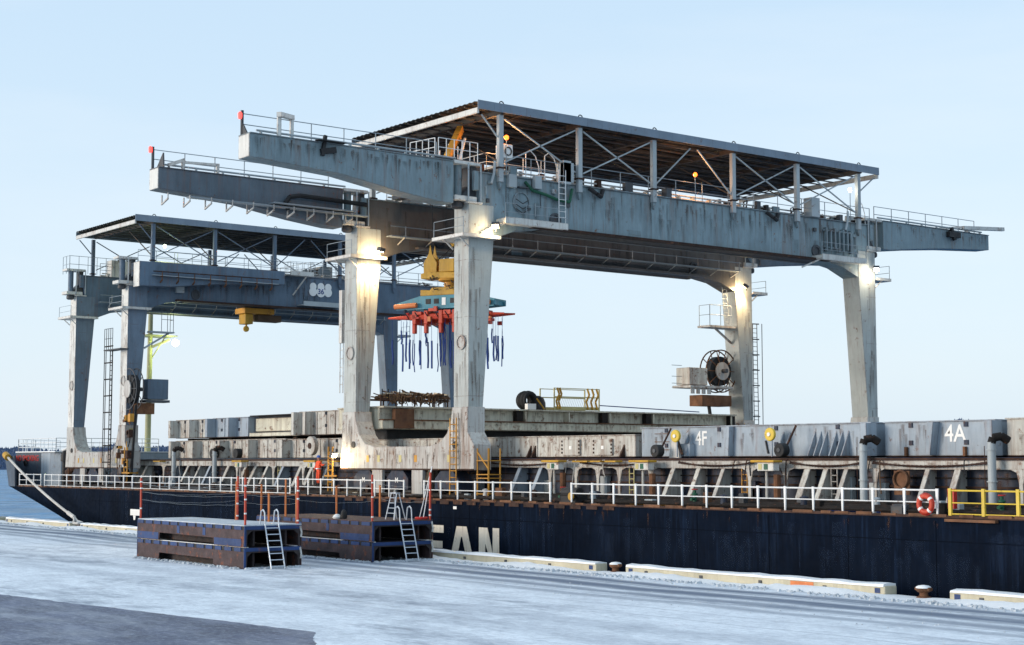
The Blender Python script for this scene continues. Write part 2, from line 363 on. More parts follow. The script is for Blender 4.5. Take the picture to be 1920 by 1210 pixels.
def dusted():       # bare asphalt with thin blown snow on it
    m = MATS['asphalt_wet']; t = m.node_tree; b = t.nodes['Principled BSDF']; src = b.inputs['Base Color'].links[0].from_socket
    g = t.nodes.new('ShaderNodeNewGeometry'); prev = src
    for sc, scl, lo, hi, amt in ((.5, (.3, 1, 1), .45, .72, .5), (6, (.6, 1, 1), .5, .68, .4)):
        mp = t.nodes.new('ShaderNodeMapping'); mp.inputs['Scale'].default_value = scl; t.links.new(g.outputs['Position'], mp.inputs[0])
        n = t.nodes.new('ShaderNodeTexNoise'); n.inputs['Scale'].default_value = sc; n.inputs['Detail'].default_value = 10; n.inputs['Roughness'].default_value = .75; t.links.new(mp.outputs[0], n.inputs['Vector'])
        r = t.nodes.new('ShaderNodeMapRange'); r.inputs[1].default_value = lo; r.inputs[2].default_value = hi; r.inputs[4].default_value = amt; t.links.new(n.outputs[0], r.inputs[0])
        x = t.nodes.new('ShaderNodeMix'); x.data_type = 'RGBA'; t.links.new(r.outputs[0], x.inputs[0]); t.links.new(prev, x.inputs[6]); x.inputs[7].default_value = (.55, .6, .68, 1); prev = x.outputs[2]
    t.links.new(prev, b.inputs['Base Color'])
dusted()
q = MB(); q.box(-900, 500, -500, -1.55, -6.5, 0); o = q.build('quay', 'quay_snow'); o['kind'] = 'structure'
random.seed(17); edge = []
for (ax, ay), (bx_, by_) in (((-72.0, -29.8), (-41.3, -25.52)), ((-41.3, -25.52), (-30.0, -32.2))):
    for i in range(90): t_ = i/90; edge.append((ax+(bx_-ax)*t_+random.uniform(-.03, .03), ay+(by_-ay)*t_+random.uniform(-.06, .05)+.03*math.sin(i*.35)))
sheet('pavement', edge+[(-30.0, -32.2), (-20, -60), (-90, -60)], .004, 'asphalt_wet')
# sea with small ripples
m = MATS['sea']; t = m.node_tree; b = t.nodes['Principled BSDF']
tc = t.nodes.new('ShaderNodeNewGeometry'); mp = t.nodes.new('ShaderNodeMapping'); mp.inputs['Scale'].default_value = (.10, .16, 1)
n1 = t.nodes.new('ShaderNodeTexNoise'); n1.inputs['Scale'].default_value = .8; n1.inputs['Detail'].default_value = 8
bp = t.nodes.new('ShaderNodeBump'); bp.inputs['Strength'].default_value = 1.0; bp.inputs['Distance'].default_value = 5.0
t.links.new(tc.outputs['Position'], mp.inputs[0]); t.links.new(mp.outputs[0], n1.inputs['Vector']); t.links.new(n1.outputs[0], bp.inputs['Height']); t.links.new(bp.outputs[0], b.inputs['Normal'])
sheet('sea', [(-9000, -9000), (9000, -9000), (9000, 9000), (-9000, 9000)], -2.6, 'sea')
# far shore: low hill with a dark wood on it
hv, hf = [], []
def ridge(a):      # a: bearing in degrees, 0 = image centre, positive right
    u = (a+18)/36
    return 20 + 31*max(0, min(1, u))**1.1 + 2.0*math.sin(a*1.7) + 1.4*math.sin(a*4.1+1)
def bearing(a, d):
    t = yaw-R(a); return (-math.sin(t)*d, -50+math.cos(t)*d)
NA = 220
for i in range(NA+1):
    a = -30+60*i/NA; h = ridge(a)
    for d, k in ((1450, -.15), (1500, .05), (1620, .72), (1760, 1.0), (2100, .8)):
        x, y = bearing(a, d); hv.append((x, y, -3+k*h if k > 0 else -4))
for i in range(NA):
    for j in range(4): n = i*5+j; hf.append((n, n+1, n+6, n+5))
me = bpy.data.meshes.new('far_hill'); me.from_pydata(hv, [], hf); me.materials.append(MATS['hill'])
o = bpy.data.objects.new('far_hill', me); COL.objects.link(o); o['kind'] = 'structure'
fm = MB()
for i in range(15000):
    a = random.uniform(-28, 28); k = random.random(); d = 1490+300*k; h = ridge(a)
    zb = -3+h*(.05+.67*min(1, k/.43) if k < .43 else .72+.28*(k-.43)/.57)-1
    x, y = bearing(a, d); th = random.uniform(2.0, 4.5); r = random.uniform(1.6, 3.0); ph = random.random()*6
    fm.add([(x+r*math.cos(ph+q_*2.09), y+r*math.sin(ph+q_*2.09), zb) for q_ in range(3)]+[(x, y, zb+th)], [(0, 1, 3), (1, 2, 3), (2, 0, 3)])
o = fm.build('far_forest', 'forest'); tag(o, 'dark blue band of distant forest along the far shore', 'forest', kind='stuff')

# ------------------------------------------------------------------ kerb beams along the quay edge and their bollards
segs = [(-152.0, -131.6), (-130.0, -116.6), (-114.6, -101.0), (-98.8, -86.6), (-84.6, -72.4), (-70.6, -55.7), (-53.7, -39.2), (-36.3, -23)]
lab = ['snow-topped concrete kerb beam at the far left picture edge', 'snow-topped kerb beam left of the mooring line end', 'kerb beam just right of the mooring line end under the bow',
       'kerb beam behind the left cassette stack', 'kerb beam behind the right cassette stack', 'kerb beam under the letters ending at the left bollard',
       'long kerb beam between the two bollards with a red painted patch', 'kerb beam at the right picture edge beyond the bollard']
for (x0, x1), lb in zip(segs, lab):
    k = thing('kerb_beam', lb, 'kerb', ((x0+x1)/2, -1.95, 0), 'kerb beams along the quay edge')
    MB().box(x0, x1, -2.3, -1.6, .002, .36).build('beam', 'concrete', k, bevel=.05)
    s = MB(); n = max(4, int((x1-x0)/.55)); pr = []
    for i in range(n+1):
        x = x0+.06+(x1-x0-.12)*i/n; h = .37+.05+random.uniform(-.025, .04); e = random.uniform(-.03, .05)
        pr.append([(x, -2.33-e*.5, .33), (x, -2.30-e*.3, h-.02), (x, -1.95, h+.03), (x, -1.60, h-.02), (x, -1.585, .34)])
    s.add([p for r_ in pr for p in r_], [(i*5+j, i*5+j+1, i*5+j+6, i*5+j+5) for i in range(n) for j in range(4)]+[(0, 1, 2, 3, 4), tuple(n*5+j for j in (4, 3, 2, 1, 0))])
    s.build('snow_cap', 'snow', k, smooth=True)
    for i in range(int((x1-x0)/3.4)):
        x = x0+1.3+3.4*i; MB().box(x, x+.16, -2.345, -2.30, .10, .22).build('bolt_pocket', 'dark_steel', k)
    for x in (x0+.35, x1-.35): MB().box(x-.13, x+.13, -2.312, -2.302, .09, .28).build('reflector_plate', 'cassette_blue', k)
    if x0 == -53.7: MB().box(-43.9, -42.7, -2.31, -2.302, .06, .3).build('painted_patch', 'orange', k)
    # windrow of snow along the kerb foot
mbk = MB(); xs = [-152+i*.5 for i in range(262)]; rows = []
for x in xs:
    a = random.uniform(0, .16); h = .10+.08*math.sin(x*.7)+random.uniform(-.02, .05); h = max(.03, h)
    rows.append([(x, -3.3-a, .006), (x, -2.9, h*.6), (x, -2.5, h), (x, -2.28, h*.9), (x, -1.75, .02+h*.3)])
mbk.add([p for r_ in rows for p in r_], [(i*5+j, i*5+j+1, i*5+j+6, i*5+j+5) for i in range(len(xs)-1) for j in range(4)])
o = mbk.build('snow_bank', 'snow', smooth=True); tag(o, 'low bank of ploughed snow along the kerb beams', 'snow', kind='stuff')
for x, lb in ((-115.6, 'bollard at the quay edge holding the mooring line'), (-54.75, 'snow-capped rusty bollard at the left end of the long kerb'), (-37.7, 'snow-capped rusty bollard near the right picture edge')):
    b_ = thing('bollard', lb, 'bollard', (x, -1.95, 0), 'bollards between the kerb beams')
    MB().lathe((x, -1.95, 0), [(.28, .0), (.28, .05), (.16, .09), (.15, .2), (.24, .25), (.28, .3), (.26, .36), (.15, .4)], 14).build('post', 'rust_light', b_, smooth=True)
    s = MB(); s.bar((x-.34, -1.95, .34), (x+.34, -1.95, .34), .24, .13); s.build('cross_head', 'rust_light', b_, bevel=.05)
    MB().lathe((x, -1.95, .0), [(.29, .375), (.27, .42), (.2, .46), (.04, .485)], 12).build('snow_cap', 'snow', b_, smooth=True)

# loose clods of snow and ice: along the kerb, round the cassettes, beside the wheel tracks
random.seed(101); cl = MB()
def clod(x, y, r):
    a = random.random()*6; n0 = [(x+r*math.cos(a+k*1.2566)*random.uniform(.7, 1.2), y+r*math.sin(a+k*1.2566)*random.uniform(.7, 1.2), .002) for k in range(5)]
    tp = [(x+.55*(px-x), y+.55*(py-y), r*random.uniform(.5, .9)) for px, py, _ in n0]
    cl.add(n0+tp, [(k, (k+1) % 5, 5+(k+1) % 5, 5+k) for k in range(5)]+[(5, 6, 7, 8, 9)])
for i in range(1500): clod(random.uniform(-150, -26), -3.3-abs(random.gauss(0, .35)), random.uniform(.03, .13))
for i in range(420): clod(random.uniform(-110, -24), random.choice((-4.1, -6.0, -7.9, -9.5, -11.3))+random.gauss(0, .2), random.uniform(.015, .045))
for i in range(900):
    x0, x1, y0, y1 = random.choice(((-78.55, -66.95, -14.15, -11.1), (-79.4, -67.6, -6.7, -3.05)))
    if random.random() < .6: clod(random.uniform(x0, x1), y0-abs(random.gauss(0, .16))-.03, random.uniform(.03, .12))
    else: clod(x1+abs(random.gauss(0, .2))+.03, random.uniform(y0, y1), random.uniform(.03, .12))
tag(cl.build('snow_clods', 'dirty_snow'), 'loose clods of snow and ice strewn over the quay', 'snow', kind='stuff')
# ------------------------------------------------------------------ gantry cranes (written for the near crane; T maps the second one)
F, RR = -71.47, -83.13            # +X faces of the front and rear frames
WX = 1.4                          # girder and leg width along the ship
def reel(parent, c, ax, r, m_rim='pipe_grey'):
    c = Vector(c); ax = Vector(ax)
    rl = MB(); rl.disc(c+ax*.32, ax, r, .05, 28, r-.09); rl.disc(c-ax*.32, ax, r, .05, 28, r-.09); o = rl.build('cable_reel', m_rim, parent)
    up = Vector((0, 0, 1)); sd = ax.cross(up)
    for s in (-1, 1):
        for i in range(10):
            t = 2*math.pi*i/10; d = sd*math.cos(t)+up*math.sin(t)
            MB().bar(c+ax*.32*s+d*.3, c+ax*.32*s+d*(r-.05), .05, .05).build('spoke', m_rim, o)
    MB().disc(c, ax, r*.68, .5, 24).build('cable_winding', 'rubber', o)
    MB().disc(c-ax*.42 if ax.y else c+ax*.42, ax, r*.42, .10, 24).build('hub', 'sill_paint', o)
    MB().tube(c, c+ax*.9, .16, 8).build('axle', 'dark_steel', o)
    return o
def jib(root, fx, y_tip, y_root, P, rear=False, near=True, z=(20.4, 19.25, 21.6)):
    """folding cantilever arm between y_root (hinge) and y_tip"""
    zt, zr, top = z; s = 1 if near else -1
    x1, x0 = fx-.06, fx-1.22; k = lambda f: y_tip+(y_root-y_tip)*f
    a = MB().yz([(y_tip, zt), (k(.42), zt-.30), (k(.72), zr+.28), (k(.93), zr), (y_root, zr), (y_root, top), (y_tip, top)], x0, x1).build('cantilever_arm', P['body'], root, bevel=.02)
    MB().box(x0-.06, x1+.06, min(y_tip, y_root), max(y_tip, y_root), top+.002, top+.05).build('top_flange', P['body'], a)
    MB().box(x0+.03, x1-.03, min(y_tip-.03*s, y_tip), max(y_tip-.03*s, y_tip), zt+.02, top-.02).build('end_plate', P['light'], a)
    rl = MB(); railing(rl, [(x0+.05, y_tip+.2*s, top+.05), (x0+.05, y_root-.4*s, top+.05)], 1.15, 1.95, .03); rl.build('handrail', 'rail_grey', a)
    pp = MB(); pp.tube((x1-.25, y_tip+.5*s, top+.24), (x1-.25, y_root+.3*s, top+.24), .06, 6)
    for i in range(7): y = k(.06+.14*i); pp.box(x1-.31, x1-.19, y-.05, y+.05, top+.05, top+.22)
    pp.build('pipe_run', 'pipe_grey', a)
    for i in range(6): y = k(.1+.15*i); MB().box(x1, x1+.008, y-.02, y+.02, zt+.15, top-.01).build('weld_seam', P['body'], a)
    return a, k
def floodlight(root, c, aim, m, energy, col, P, size=.2):
    c = Vector(c); d = Vector(aim).normalized()
    f = MB().bar(c-d*.22, c, .42, .32).build('floodlight', 'dark_steel', root)
    MB().bar(c+d*.004, c+d*.04, .34, .24).build('lens', m, f)
    MB().tube(c-d*.15, c-d*.15-Vector((0, 0, .4)), .03, 5).build('bracket', 'dark_steel', f)
    lamp('floodlight_beam', 'SPOT', c+d*.1, energy, col, root, .15, d, 130)
    lamp('floodlight_spill', 'POINT', c+d*.25+Vector((0, 0, -.05)), max(70, energy*.14), col, root, .2)

def crane(root, P, near=True):
    T0 = MB.T
    # --- two portal frames
    for fx in (F, RR):
        front = fx == F; x1, x0 = fx-.03, fx-WX+.03
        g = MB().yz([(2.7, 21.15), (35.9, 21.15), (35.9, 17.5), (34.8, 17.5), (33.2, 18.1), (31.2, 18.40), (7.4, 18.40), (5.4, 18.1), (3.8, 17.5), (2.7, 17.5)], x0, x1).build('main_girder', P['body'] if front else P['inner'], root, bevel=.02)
        MB().box(x0-.10, x1+.10, 2.6, 36.0, 21.152, 21.21).build('top_flange', P['body'], g)
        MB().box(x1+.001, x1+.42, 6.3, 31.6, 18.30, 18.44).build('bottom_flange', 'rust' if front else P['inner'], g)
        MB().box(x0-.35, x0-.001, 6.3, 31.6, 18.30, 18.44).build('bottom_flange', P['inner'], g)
        MB().box(x0+.05, x1-.05, 7.5, 31.1, 18.34, 18.398).build('underside', P['under'], g)
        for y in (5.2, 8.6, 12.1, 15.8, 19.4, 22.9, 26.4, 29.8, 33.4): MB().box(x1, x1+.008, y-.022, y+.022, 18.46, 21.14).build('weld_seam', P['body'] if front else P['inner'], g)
        MB().box(x1+.0, x1+.012, 14.0, 14.9, 18.6, 18.9).build('inspection_cover', P['body'], g)
        for y in (8.2, 30.6):                                   # round manholes low on the web
            m_ = MB(); m_.disc((x1+.05, y, 18.95), (1, 0, 0), .42, .1, 18, .27); m_.disc((x1+.01, y, 18.95), (1, 0, 0), .27, .03, 18)
            m_.build('manhole', 'dark_steel', g)
        # legs: outer side upright, inner side tapering
        for yo, s in ((2.0, 1), (36.6, -1)):
            zb = 5.6
            lg = MB().yz([(yo, zb), (yo+1.0*s, zb), (yo+1.0*s, 8.0), (yo+1.74*s, 17.5), (yo+1.74*s, 19.35), (yo, 19.35)], fx-WX, fx).build('leg', P['leg'], root, bevel=.025)
            MB().box(fx-WX-.08, fx+.08, min(yo-.12*s, yo+.9*s), max(yo-.12*s, yo+.9*s), 19.352, 19.45).build('head_flange', P['light'], lg)
            if P['name'] == 'far': MB().box(fx-WX+.01, fx-.01, *sorted((yo-.012*s, yo-.002*s)), 5.7, 19.3).build('lit_face_plate', 'white_paint', lg)  # added pale plate: the lit look of the leg face is painted on
            m_ = MB(); m_.disc((fx-WX*.45, yo-.05*s, 11.6), (0, 1, 0), .42, .1, 20, .34); m_.disc((fx-WX*.45, yo-.02*s, 11.6), (0, 1, 0), .34, .06, 20)
            m_.build('access_hatch', 'sill_paint', lg)
            for z in (8.6, 13.0, 16.2):
                sm = MB(); sm.box(fx-WX-.006, fx+.006, min(yo-.006*s, yo+.95*s), max(yo-.006*s, yo+.95*s), z-.018, z+.018)
                sm.build('weld_seam', P['leg'], lg)
            # service platform round the leg head
            if s > 0: y0, y1, xa_, xb_ = yo-.7, yo+1.9, fx-WX-1.1, fx+.45
            else: y0, y1, xa_, xb_ = yo+.002, yo+1.5, fx-WX-.2, fx+.1
            pf = MB(); pf.box(xa_, xb_, y0, y1, 17.42, 17.46)
            pf.box(xa_-.04, xb_+.04, y0-.04 if s > 0 else y1, y0 if s > 0 else y1+.04, 17.40, 17.6); pf.box(xb_, xb_+.04, y0, y1, 17.40, 17.6); pf.box(xa_-.04, xa_, y0, y1, 17.40, 17.6)
            o = pf.build('service_platform', P['light'], root)
            yr = y0+.05 if s > 0 else y1-.05
            rl = MB(); railing(rl, [(xa_+.05, yr, 17.48), (xb_-.05, yr, 17.48)], 1.0, 2.8, .022); rl.build('handrail', 'rail_grey', o)
            for x in (fx-WX-.1, fx+.0): MB().bar((x, yo-.002*s, 16.9), (x, yo-.65*s, 17.42), .07, .07).build('bracket', P['light'], o)
            # hinge where the folding arm meets the portal
            hb = MB(); hb.tube((fx-.62, yo-.35*s, 19.5), (fx-.62, yo-.35*s, 21.7), .24, 12); h = hb.build('hinge_post', P['body'], root, smooth=True)
            hb = MB(); ya, yb = sorted((yo-.95*s, yo+.85*s)); hb.box(fx-1.2, fx-.08, ya, yb, 21.52, 21.72); hb.build('upper_hinge_plate', P['light'], h, bevel=.03)
            hb = MB(); hb.box(fx-1.25, fx+.02, ya, yb-.3, 19.46, 19.74); hb.build('lower_hinge_plate', P['light'], h, bevel=.03)
            hb = MB(); hb.yz([(yo-.3*s, 19.75), (yo+.7*s, 19.75), (yo+.7*s, 21.5), (yo+.35*s, 21.5), (yo+.3*s, 20.4)], fx-1.1, fx-.3); hb.build('hinge_bracket', 'dark_steel', h)
            for dy in (.75, -.1): MB().tube((fx+.1, yo+dy*s, 19.5), (fx+.1, yo+dy*s, 21.6), .05, 6).build('cable_conduit', 'pipe_grey', h)
            MB().box(fx-.06, fx+.12, *sorted((yo+.25*s, yo+.6*s)), 20.1, 21.2).build('junction_box', P['body'], h)
            MB().lathe((fx-.55, yo-.4*s, 18.95), [(.24, .1), (.34, .18), (.34, .38), (.26, .5)], 12).build('hinge_bearing', 'dark_steel', h, smooth=True)
        # inner crane rail walkway hung below the girder web with brackets
        side = 1 if not front else -1
        xw0, xw1 = (x1, x1+.95) if not front else (x0-.95, x0)
        wk = MB(); wk.box(min(xw0, xw1)+.4, max(xw0, xw1)+.05*side, 3.9, 34.6, 18.86, 18.92); o = wk.build('rail_walkway', 'rail_grey', root)
        for i in range(15):
            y = 5+2.1*i; b_ = MB(); xa = x1 if side > 0 else x0
            b_.bar((xa, y, 18.95), (xa+.95*side, y, 18.95), .07, .07); b_.bar((xa, y, 18.5), (xa+.9*side, y, 18.92), .06, .06); b_.bar((xa+.9*side, y, 18.95), (xa+.9*side, y, 19.55), .05, .05)
            b_.build('hanger_bracket', P['light'], o)
        MB().tube((xa+.9*side, 3.9, 19.5), (xa+.9*side, 34.6, 19.5), .03, 5).build('guard_rail', 'rail_grey', o)
        # handrail and pipes along the girder top
        rl = MB(); railing(rl, [(x1-.05, 4.2, 21.2), (x1-.05, 36.2, 21.2)], 1.15, 2.3, .028, (1.0, .5)); rl.build('handrail', 'rail_grey', root)
        pp = MB(); pp.tube((x1-.4, 4.5, 21.52), (x1-.4, 33.5, 21.52), .055, 6); pp.tube((x1-.65, 4.5, 21.36), (x1-.65, 35, 21.36), .07, 6)
        for i in range(11): pp.box(x1-.75, x1-.33, 5+2.7*i, 5.1+2.7*i, 21.2, 21.5)
        pp.build('pipe_run', P['light'], root)
    # --- sill beams with wheel bogies
    for yo, s in ((1.92, 1), (36.68, -1)):
        ya, yb = sorted((yo, yo+1.2*s)); pts = [(-84.75, 4.5), (-70.85, 4.5), (-70.85, 5.9), (F+.03, 6.6), (F+.03, 8.0), (F-WX-.03, 8.0)]
        pts += [(F-WX-.15, 7.3), (F-WX-.55, 6.55), (F-WX-1.2, 6.05), (F-WX-2.3, 5.85), (RR+2.3, 5.85), (RR+1.2, 6.05), (RR+.55, 6.6), (RR+.15, 7.4), (RR+.03, 8.0), (RR-WX-.03, 8.0), (RR-WX-.03, 6.2)]
        sl = MB().xz(pts, ya, yb).build('sill_beam', P['sill'], root, bevel=.03)
        if s > 0:
            for x, m_ in ((-81.6, 'safety_yellow'), (-80.4, 'pale_yellow'), (-78.1, 'pale_yellow'), (-76.5, 'orange_yellow'), (-73.2, 'pale_yellow')):
                MB().box(x-.14, x+.14, ya-.012, ya-.002, 4.95, 5.35).build('warning_placard', m_, sl)
            for x, z in ((-83.2, 6.0), (-72.6, 5.9)):
                MB().disc((x, ya-.03, z), (0, 1, 0), .2, .06, 14).build('fairlead_hole', 'black', sl)
            st = MB(); st.box(-84.75, -70.85, ya-.03, ya-.003, 4.5, 4.58); st.build('rusty_edge', 'rust', sl)
        for xb, lb in ((-82.2, 0), (-78.6, 0), (-73.6, 0)):
            bg_ = MB().xz([(xb-1.15, 3.35), (xb+1.15, 3.35), (xb+1.15, 4.0), (xb+.6, 4.46), (xb-.6, 4.46), (xb-1.15, 4.0)], ya+.12, yb-.12).build('bogie', 'coaming_shaded', root, bevel=.03)
            for dx in (-.75, .75): MB().disc((xb+dx, (ya+yb)/2, 3.32), (0, 1, 0), .36, .5, 16).build('wheel', 'dark_steel', bg_)
            if s > 0 and xb > -83 and P['name'] == 'near' and xb < -74: text('bogie_mark', 'M', .42, 'white_plain', bg_, (xb-.2, ya+.115, 3.75))
        for x in (-80.4, -76.2): MB().box(x-.55, x+.55, ya-.1, ya+.1, 3.1, 4.49).build('wheel_guard', 'sill_paint', root)
    # --- roof over the machinery deck
    rx0, rx1, ry0, ry1 = -84.25, -71.0, 2.25, 36.6
    rf = MB(); n = 56; prof = []
    for i in range(n+1): x = rx0+(rx1-.08-rx0)*i/n; prof.append((x, 25.06+(.045 if i % 2 else 0)))
    rf.xz(prof+[(x, z+.02) for x, z in reversed(prof)], ry0, ry1); roof = rf.build('roof', 'roof_top', root)
    for i in range(16): x = rx0+.35+i*.82; MB().box(x-.06, x+.06, ry0+.12, ry1-.12, 24.975, 25.045).build('purlin', 'roof_under', roof)
    ys = (4.08, 9.92, 15.85, 22.7, 28.68, 34.78)
    for y in ys: MB().box(rx0+.1, rx1-.1, y-.1, y+.1, 24.58, 24.876).build('rafter', 'roof_under', roof)
    nf = 30
    fm_ = MB().box(0, .05, -.575, .575, 0, .5).mesh('fascia_panel', P['fascia'], T=lambda p: p)
    sc = Vector(T0((0, 1, 0)))-Vector(T0((0, 0, 0))) if T0 else Vector((0, 1, 0))
    for i in range(nf):
        y = ry0+(ry1-ry0)*(i+.5)/nf; wv = (ry1-ry0)/nf/1.16*sc.y; p = (rx1, y, 24.66); p = T0(p) if T0 else p
        inst(fm_, 'fascia_panel', roof, p, 0, (1, wv, 1))
    MB().box(rx0, rx1-.02, ry0, ry0+.12, 24.42, 24.74).build('verge_beam', P['light'], roof)
    MB().box(rx0, rx1-.02, ry1-.12, ry1, 24.42, 24.74).build('verge_beam', P['light'], roof)
    MB().box(rx0-.04, rx0, ry0, ry1, 24.62, 25.05).build('rear_fascia', P['fascia'], roof)
    for y in ys:
        hp = MB(); hp.torus((rx1-.2, y, 25.18), (1, 0, 0), .16, .035, 14, 5); hp.build('lifting_eye', 'dark_steel', roof)
    for xp, fr in ((F+.14, 1), (RR-WX+.0-.14, 0)):
        for y in ys:
            po = MB(); po.box(xp-.13, xp+.13, y-.15, y+.15, 20.75, 24.575); o = po.build('roof_post', P['post'], root)
            MB().box(xp-.2, xp+.2, y-.25, y+.25, 21.5, 21.58).build('base_plate', 'rust', o)
            MB().yz([(y-.15, 20.75), (y+.15, 20.75), (y, 20.3)], xp-.12, xp+.05).build('gusset', P['body'], o)
        def brace(y0, z0, y1, z1): MB().bar((xp, y0, z0), (xp, y1, z1), .075, .075).build('brace', P['post'], root)
        for i in (0, 1, 3, 4):
            brace(ys[i]+.3, 24.4, ys[i+1]-.3, 21.9); brace(ys[i]+.3, 21.9, ys[i+1]-.3, 24.4)
        ym = (ys[2]+ys[3])/2; brace(ys[2]+.2, 21.9, ym-.3, 24.45); brace(ym+.3, 24.45, ys[3]-.2, 21.9)
        brace(ys[0]-.2, 23.3, ry0+.5, 24.45); brace(ys[5]+.2, 23.4, ry1-.2, 24.45)
    for y in ys: MB().bar((F, y, 21.9), (F-5, y, 24.5), .07, .07).build('knee_brace', 'roof_under', root)
    # dark trusswork and ducts hung under the roof
    for i in range(10): x = rx0+1.0+1.2*i; MB().box(x-.04, x+.04, ry0+.3, ry1-.3, 24.62, 24.70).build('roof_stringer', 'dark_steel', roof)
    for y in [4+1.95*i for i in range(17)]: MB().bar((rx1-.5, y, 24.9), (rx0+.5, y+1.2, 24.78), .05, .05).build('wind_brace', 'roof_under', roof)
    # --- trolley with hoisting gear between the girders
    yt = P['trolley']
    tr = MB(); tr.box(-82.9, -72.9, yt, yt+.6, 21.25, 21.7); tr.box(-82.9, -72.9, yt+5, yt+5.6, 21.25, 21.7)
    tr.box(-81.5, -80.9, yt+.6, yt+5, 21.25, 21.65); tr.box(-75, -74.4, yt+.6, yt+5, 21.25, 21.65); t_ = tr.build('trolley_frame', 'dark_steel', root)
    for x in (-80, -76.5):
        MB().tube((x-1.1, yt+2.8, 22.1), (x+1.1, yt+2.8, 22.1), .48, 14).build('winch_drum', 'dark_steel', t_, smooth=True)
        d_ = MB(); d_.disc((x-1.15, yt+2.8, 22.1), (1, 0, 0), .68, .06, 18); d_.disc((x+1.15, yt+2.8, 22.1), (1, 0, 0), .68, .06, 18); d_.build('drum_flange', 'rail_grey', t_)
    MB().box(-79, -77.2, yt+3.6, yt+4.8, 21.7, 23.0).build('motor_house', 'white_paint', t_, bevel=.03)
    rl = MB(); railing(rl, [(-82.6, yt+.1, 21.7), (-73.2, yt+.1, 21.7), (-73.2, yt+5.5, 21.7)], 1.05, 1.2, .026); rl.build('handrail', 'rail_white', t_)
    # machinery and lockers on the deck under the roof
    for x, y, sx, sy, sz, m_ in ((-83.6, 6.0, 1.2, 1.6, 1.5, 'white_paint'), (-83.5, 12, 1.1, 2.6, 1.3, 'dark_steel'), (-83.5, 19.5, 1.2, 3.2, 1.7, 'rail_grey'), (-83.6, 26, 1.1, 2.2, 1.2, 'dark_steel'), (-83.4, 30.5, 1.2, 1.6, 1.8, 'white_paint')):
        MB().box(x-sx/2, x+sx/2, y-sy/2, y+sy/2, 21.215, 21.215+sz).build('equipment_cabinet', m_, root, bevel=.03)

# ---- near crane
MB.T = None
C1 = thing('gantry_crane', 'large grey gantry crane with its four arms unfolded, nearest the camera', 'gantry crane', (-77.3, 19.3, 2.95), 'gantry cranes on the ship')
P1 = dict(name='near', body='crane_paint', leg='leg_paint', light='white_paint', under='roof_under', inner='inner_shaded', sill='sill_paint', fascia='roof_fascia', post='pipe_grey', trolley=4.4)
crane(C1, P1)
a, k = jib(C1, F, -11.7, 1.0, P1)
# gallows, stop and lamp on the front near arm
gl = MB(); gl.bar((F-.2, -9.95, 21.6), (F-.2, -9.95, 22.75), .2, .14); gl.bar((F-1.1, -8.7, 21.6), (F-1.1, -8.7, 22.9), .18, .14); gl.bar((F+.05, -10.1, 22.75), (F-1.3, -8.55, 23.0), .26, .24)
gl.build('gallows', 'white_paint', a)
gl = MB(); gl.bar((F+.0, -7.3, 22.0), (F+.05, -7.5, 20.9), .18, .16); gl.bar((F+.05, -7.6, 21.1), (F+.05, -6.7, 21.3), .16, .3); gl.box(F-.05, F+.35, -7.9, -6.2, 21.66, 21.7); gl.build('cable_bracket', 'black', a)
gl = MB(); gl.bar((F-1.1, -11.6, 21.65), (F-1.1, -11.6, 22.95), .12, .12); gl.xz([(F-1.1, 21.65), (F-.5, 21.65), (F-1.05, 22.3)], -11.62, -11.55); gl.build('lamp_post', 'dark_steel', a)
MB().lathe((F-1.1, -11.72, 22.5), [(.09, 0), (.11, .1), (.11, .28), (.05, .36)], 10).build('beacon', 'lamp_red', a, smooth=True)
a, k = jib(C1, F, 49.6, 37.6, P1, near=False, z=(20.55, 19.65, 21.62))
gl = MB(); gl.bar((F-.1, 47.2, 21.62), (F-.1, 47.2, 22.0), .25, .2); gl.bar((F-.1, 46.6, 21.95), (F+.6, 50.5, 22.1), .26, .26); gl.bar((F-.1, 46.6, 22.0), (F-1.2, 45.2, 21.9), .14, .14); gl.build('davit_beam', 'white_paint', a)
gl = MB(); gl.bar((F+.1, 45.0, 21.8), (F+.15, 45.3, 20.9), .2, .2); gl.box(F-.05, F+.25, 44.6, 45.9, 21.1, 21.5); gl.build('cable_bracket', 'black', a)
PJ = dict(P1, body='jib_blue')
a, k = jib(C1, RR, -11.2, 1.0, PJ, rear=True)
hz = MB(); hz.box(RR+.0, RR+.75, -4.2, 1.5, 20.15, 20.22); hz.box(RR+.02, RR+.5, -9.5, 2.5, 19.98, 20.06); hz.build('side_walkway', 'rail_grey', a)
for i in range(10):
    y = -11.0+1.35*i; b_ = MB(); b_.bar((RR, y, 20.0), (RR, y, 19.45), .07, .07); b_.bar((RR-.05, y, 19.47), (RR+.8, y, 19.72), .08, .08); b_.bar((RR+.78, y, 19.7), (RR+.78, y, 20.05), .05, .05); b_.build('hanger_bracket', P1['light'], a)
MB().path([(RR+.25, 2.5, 20.75), (RR+.25, -2.2, 20.85), (RR+.25, -2.9, 20.7), (RR+.25, -3.2, 20.3), (RR+.25, -3.0, 19.9)], .14, 8).build('black_hose', 'rubber', a, smooth=True)
gl = MB(); gl.bar((RR-1.1, -11.1, 21.65), (RR-1.1, -11.1, 22.95), .12, .12); gl.xz([(RR-1.1, 21.65), (RR-.1, 21.65), (RR-.2, 22.5)], -10.9, -10.82); gl.build('lamp_post', 'dark_steel', a)
MB().lathe((RR-1.1, -11.25, 22.6), [(.09, 0), (.11, .1), (.11, .28), (.05, .36)], 10).build('beacon', 'lamp_red', a, smooth=True)
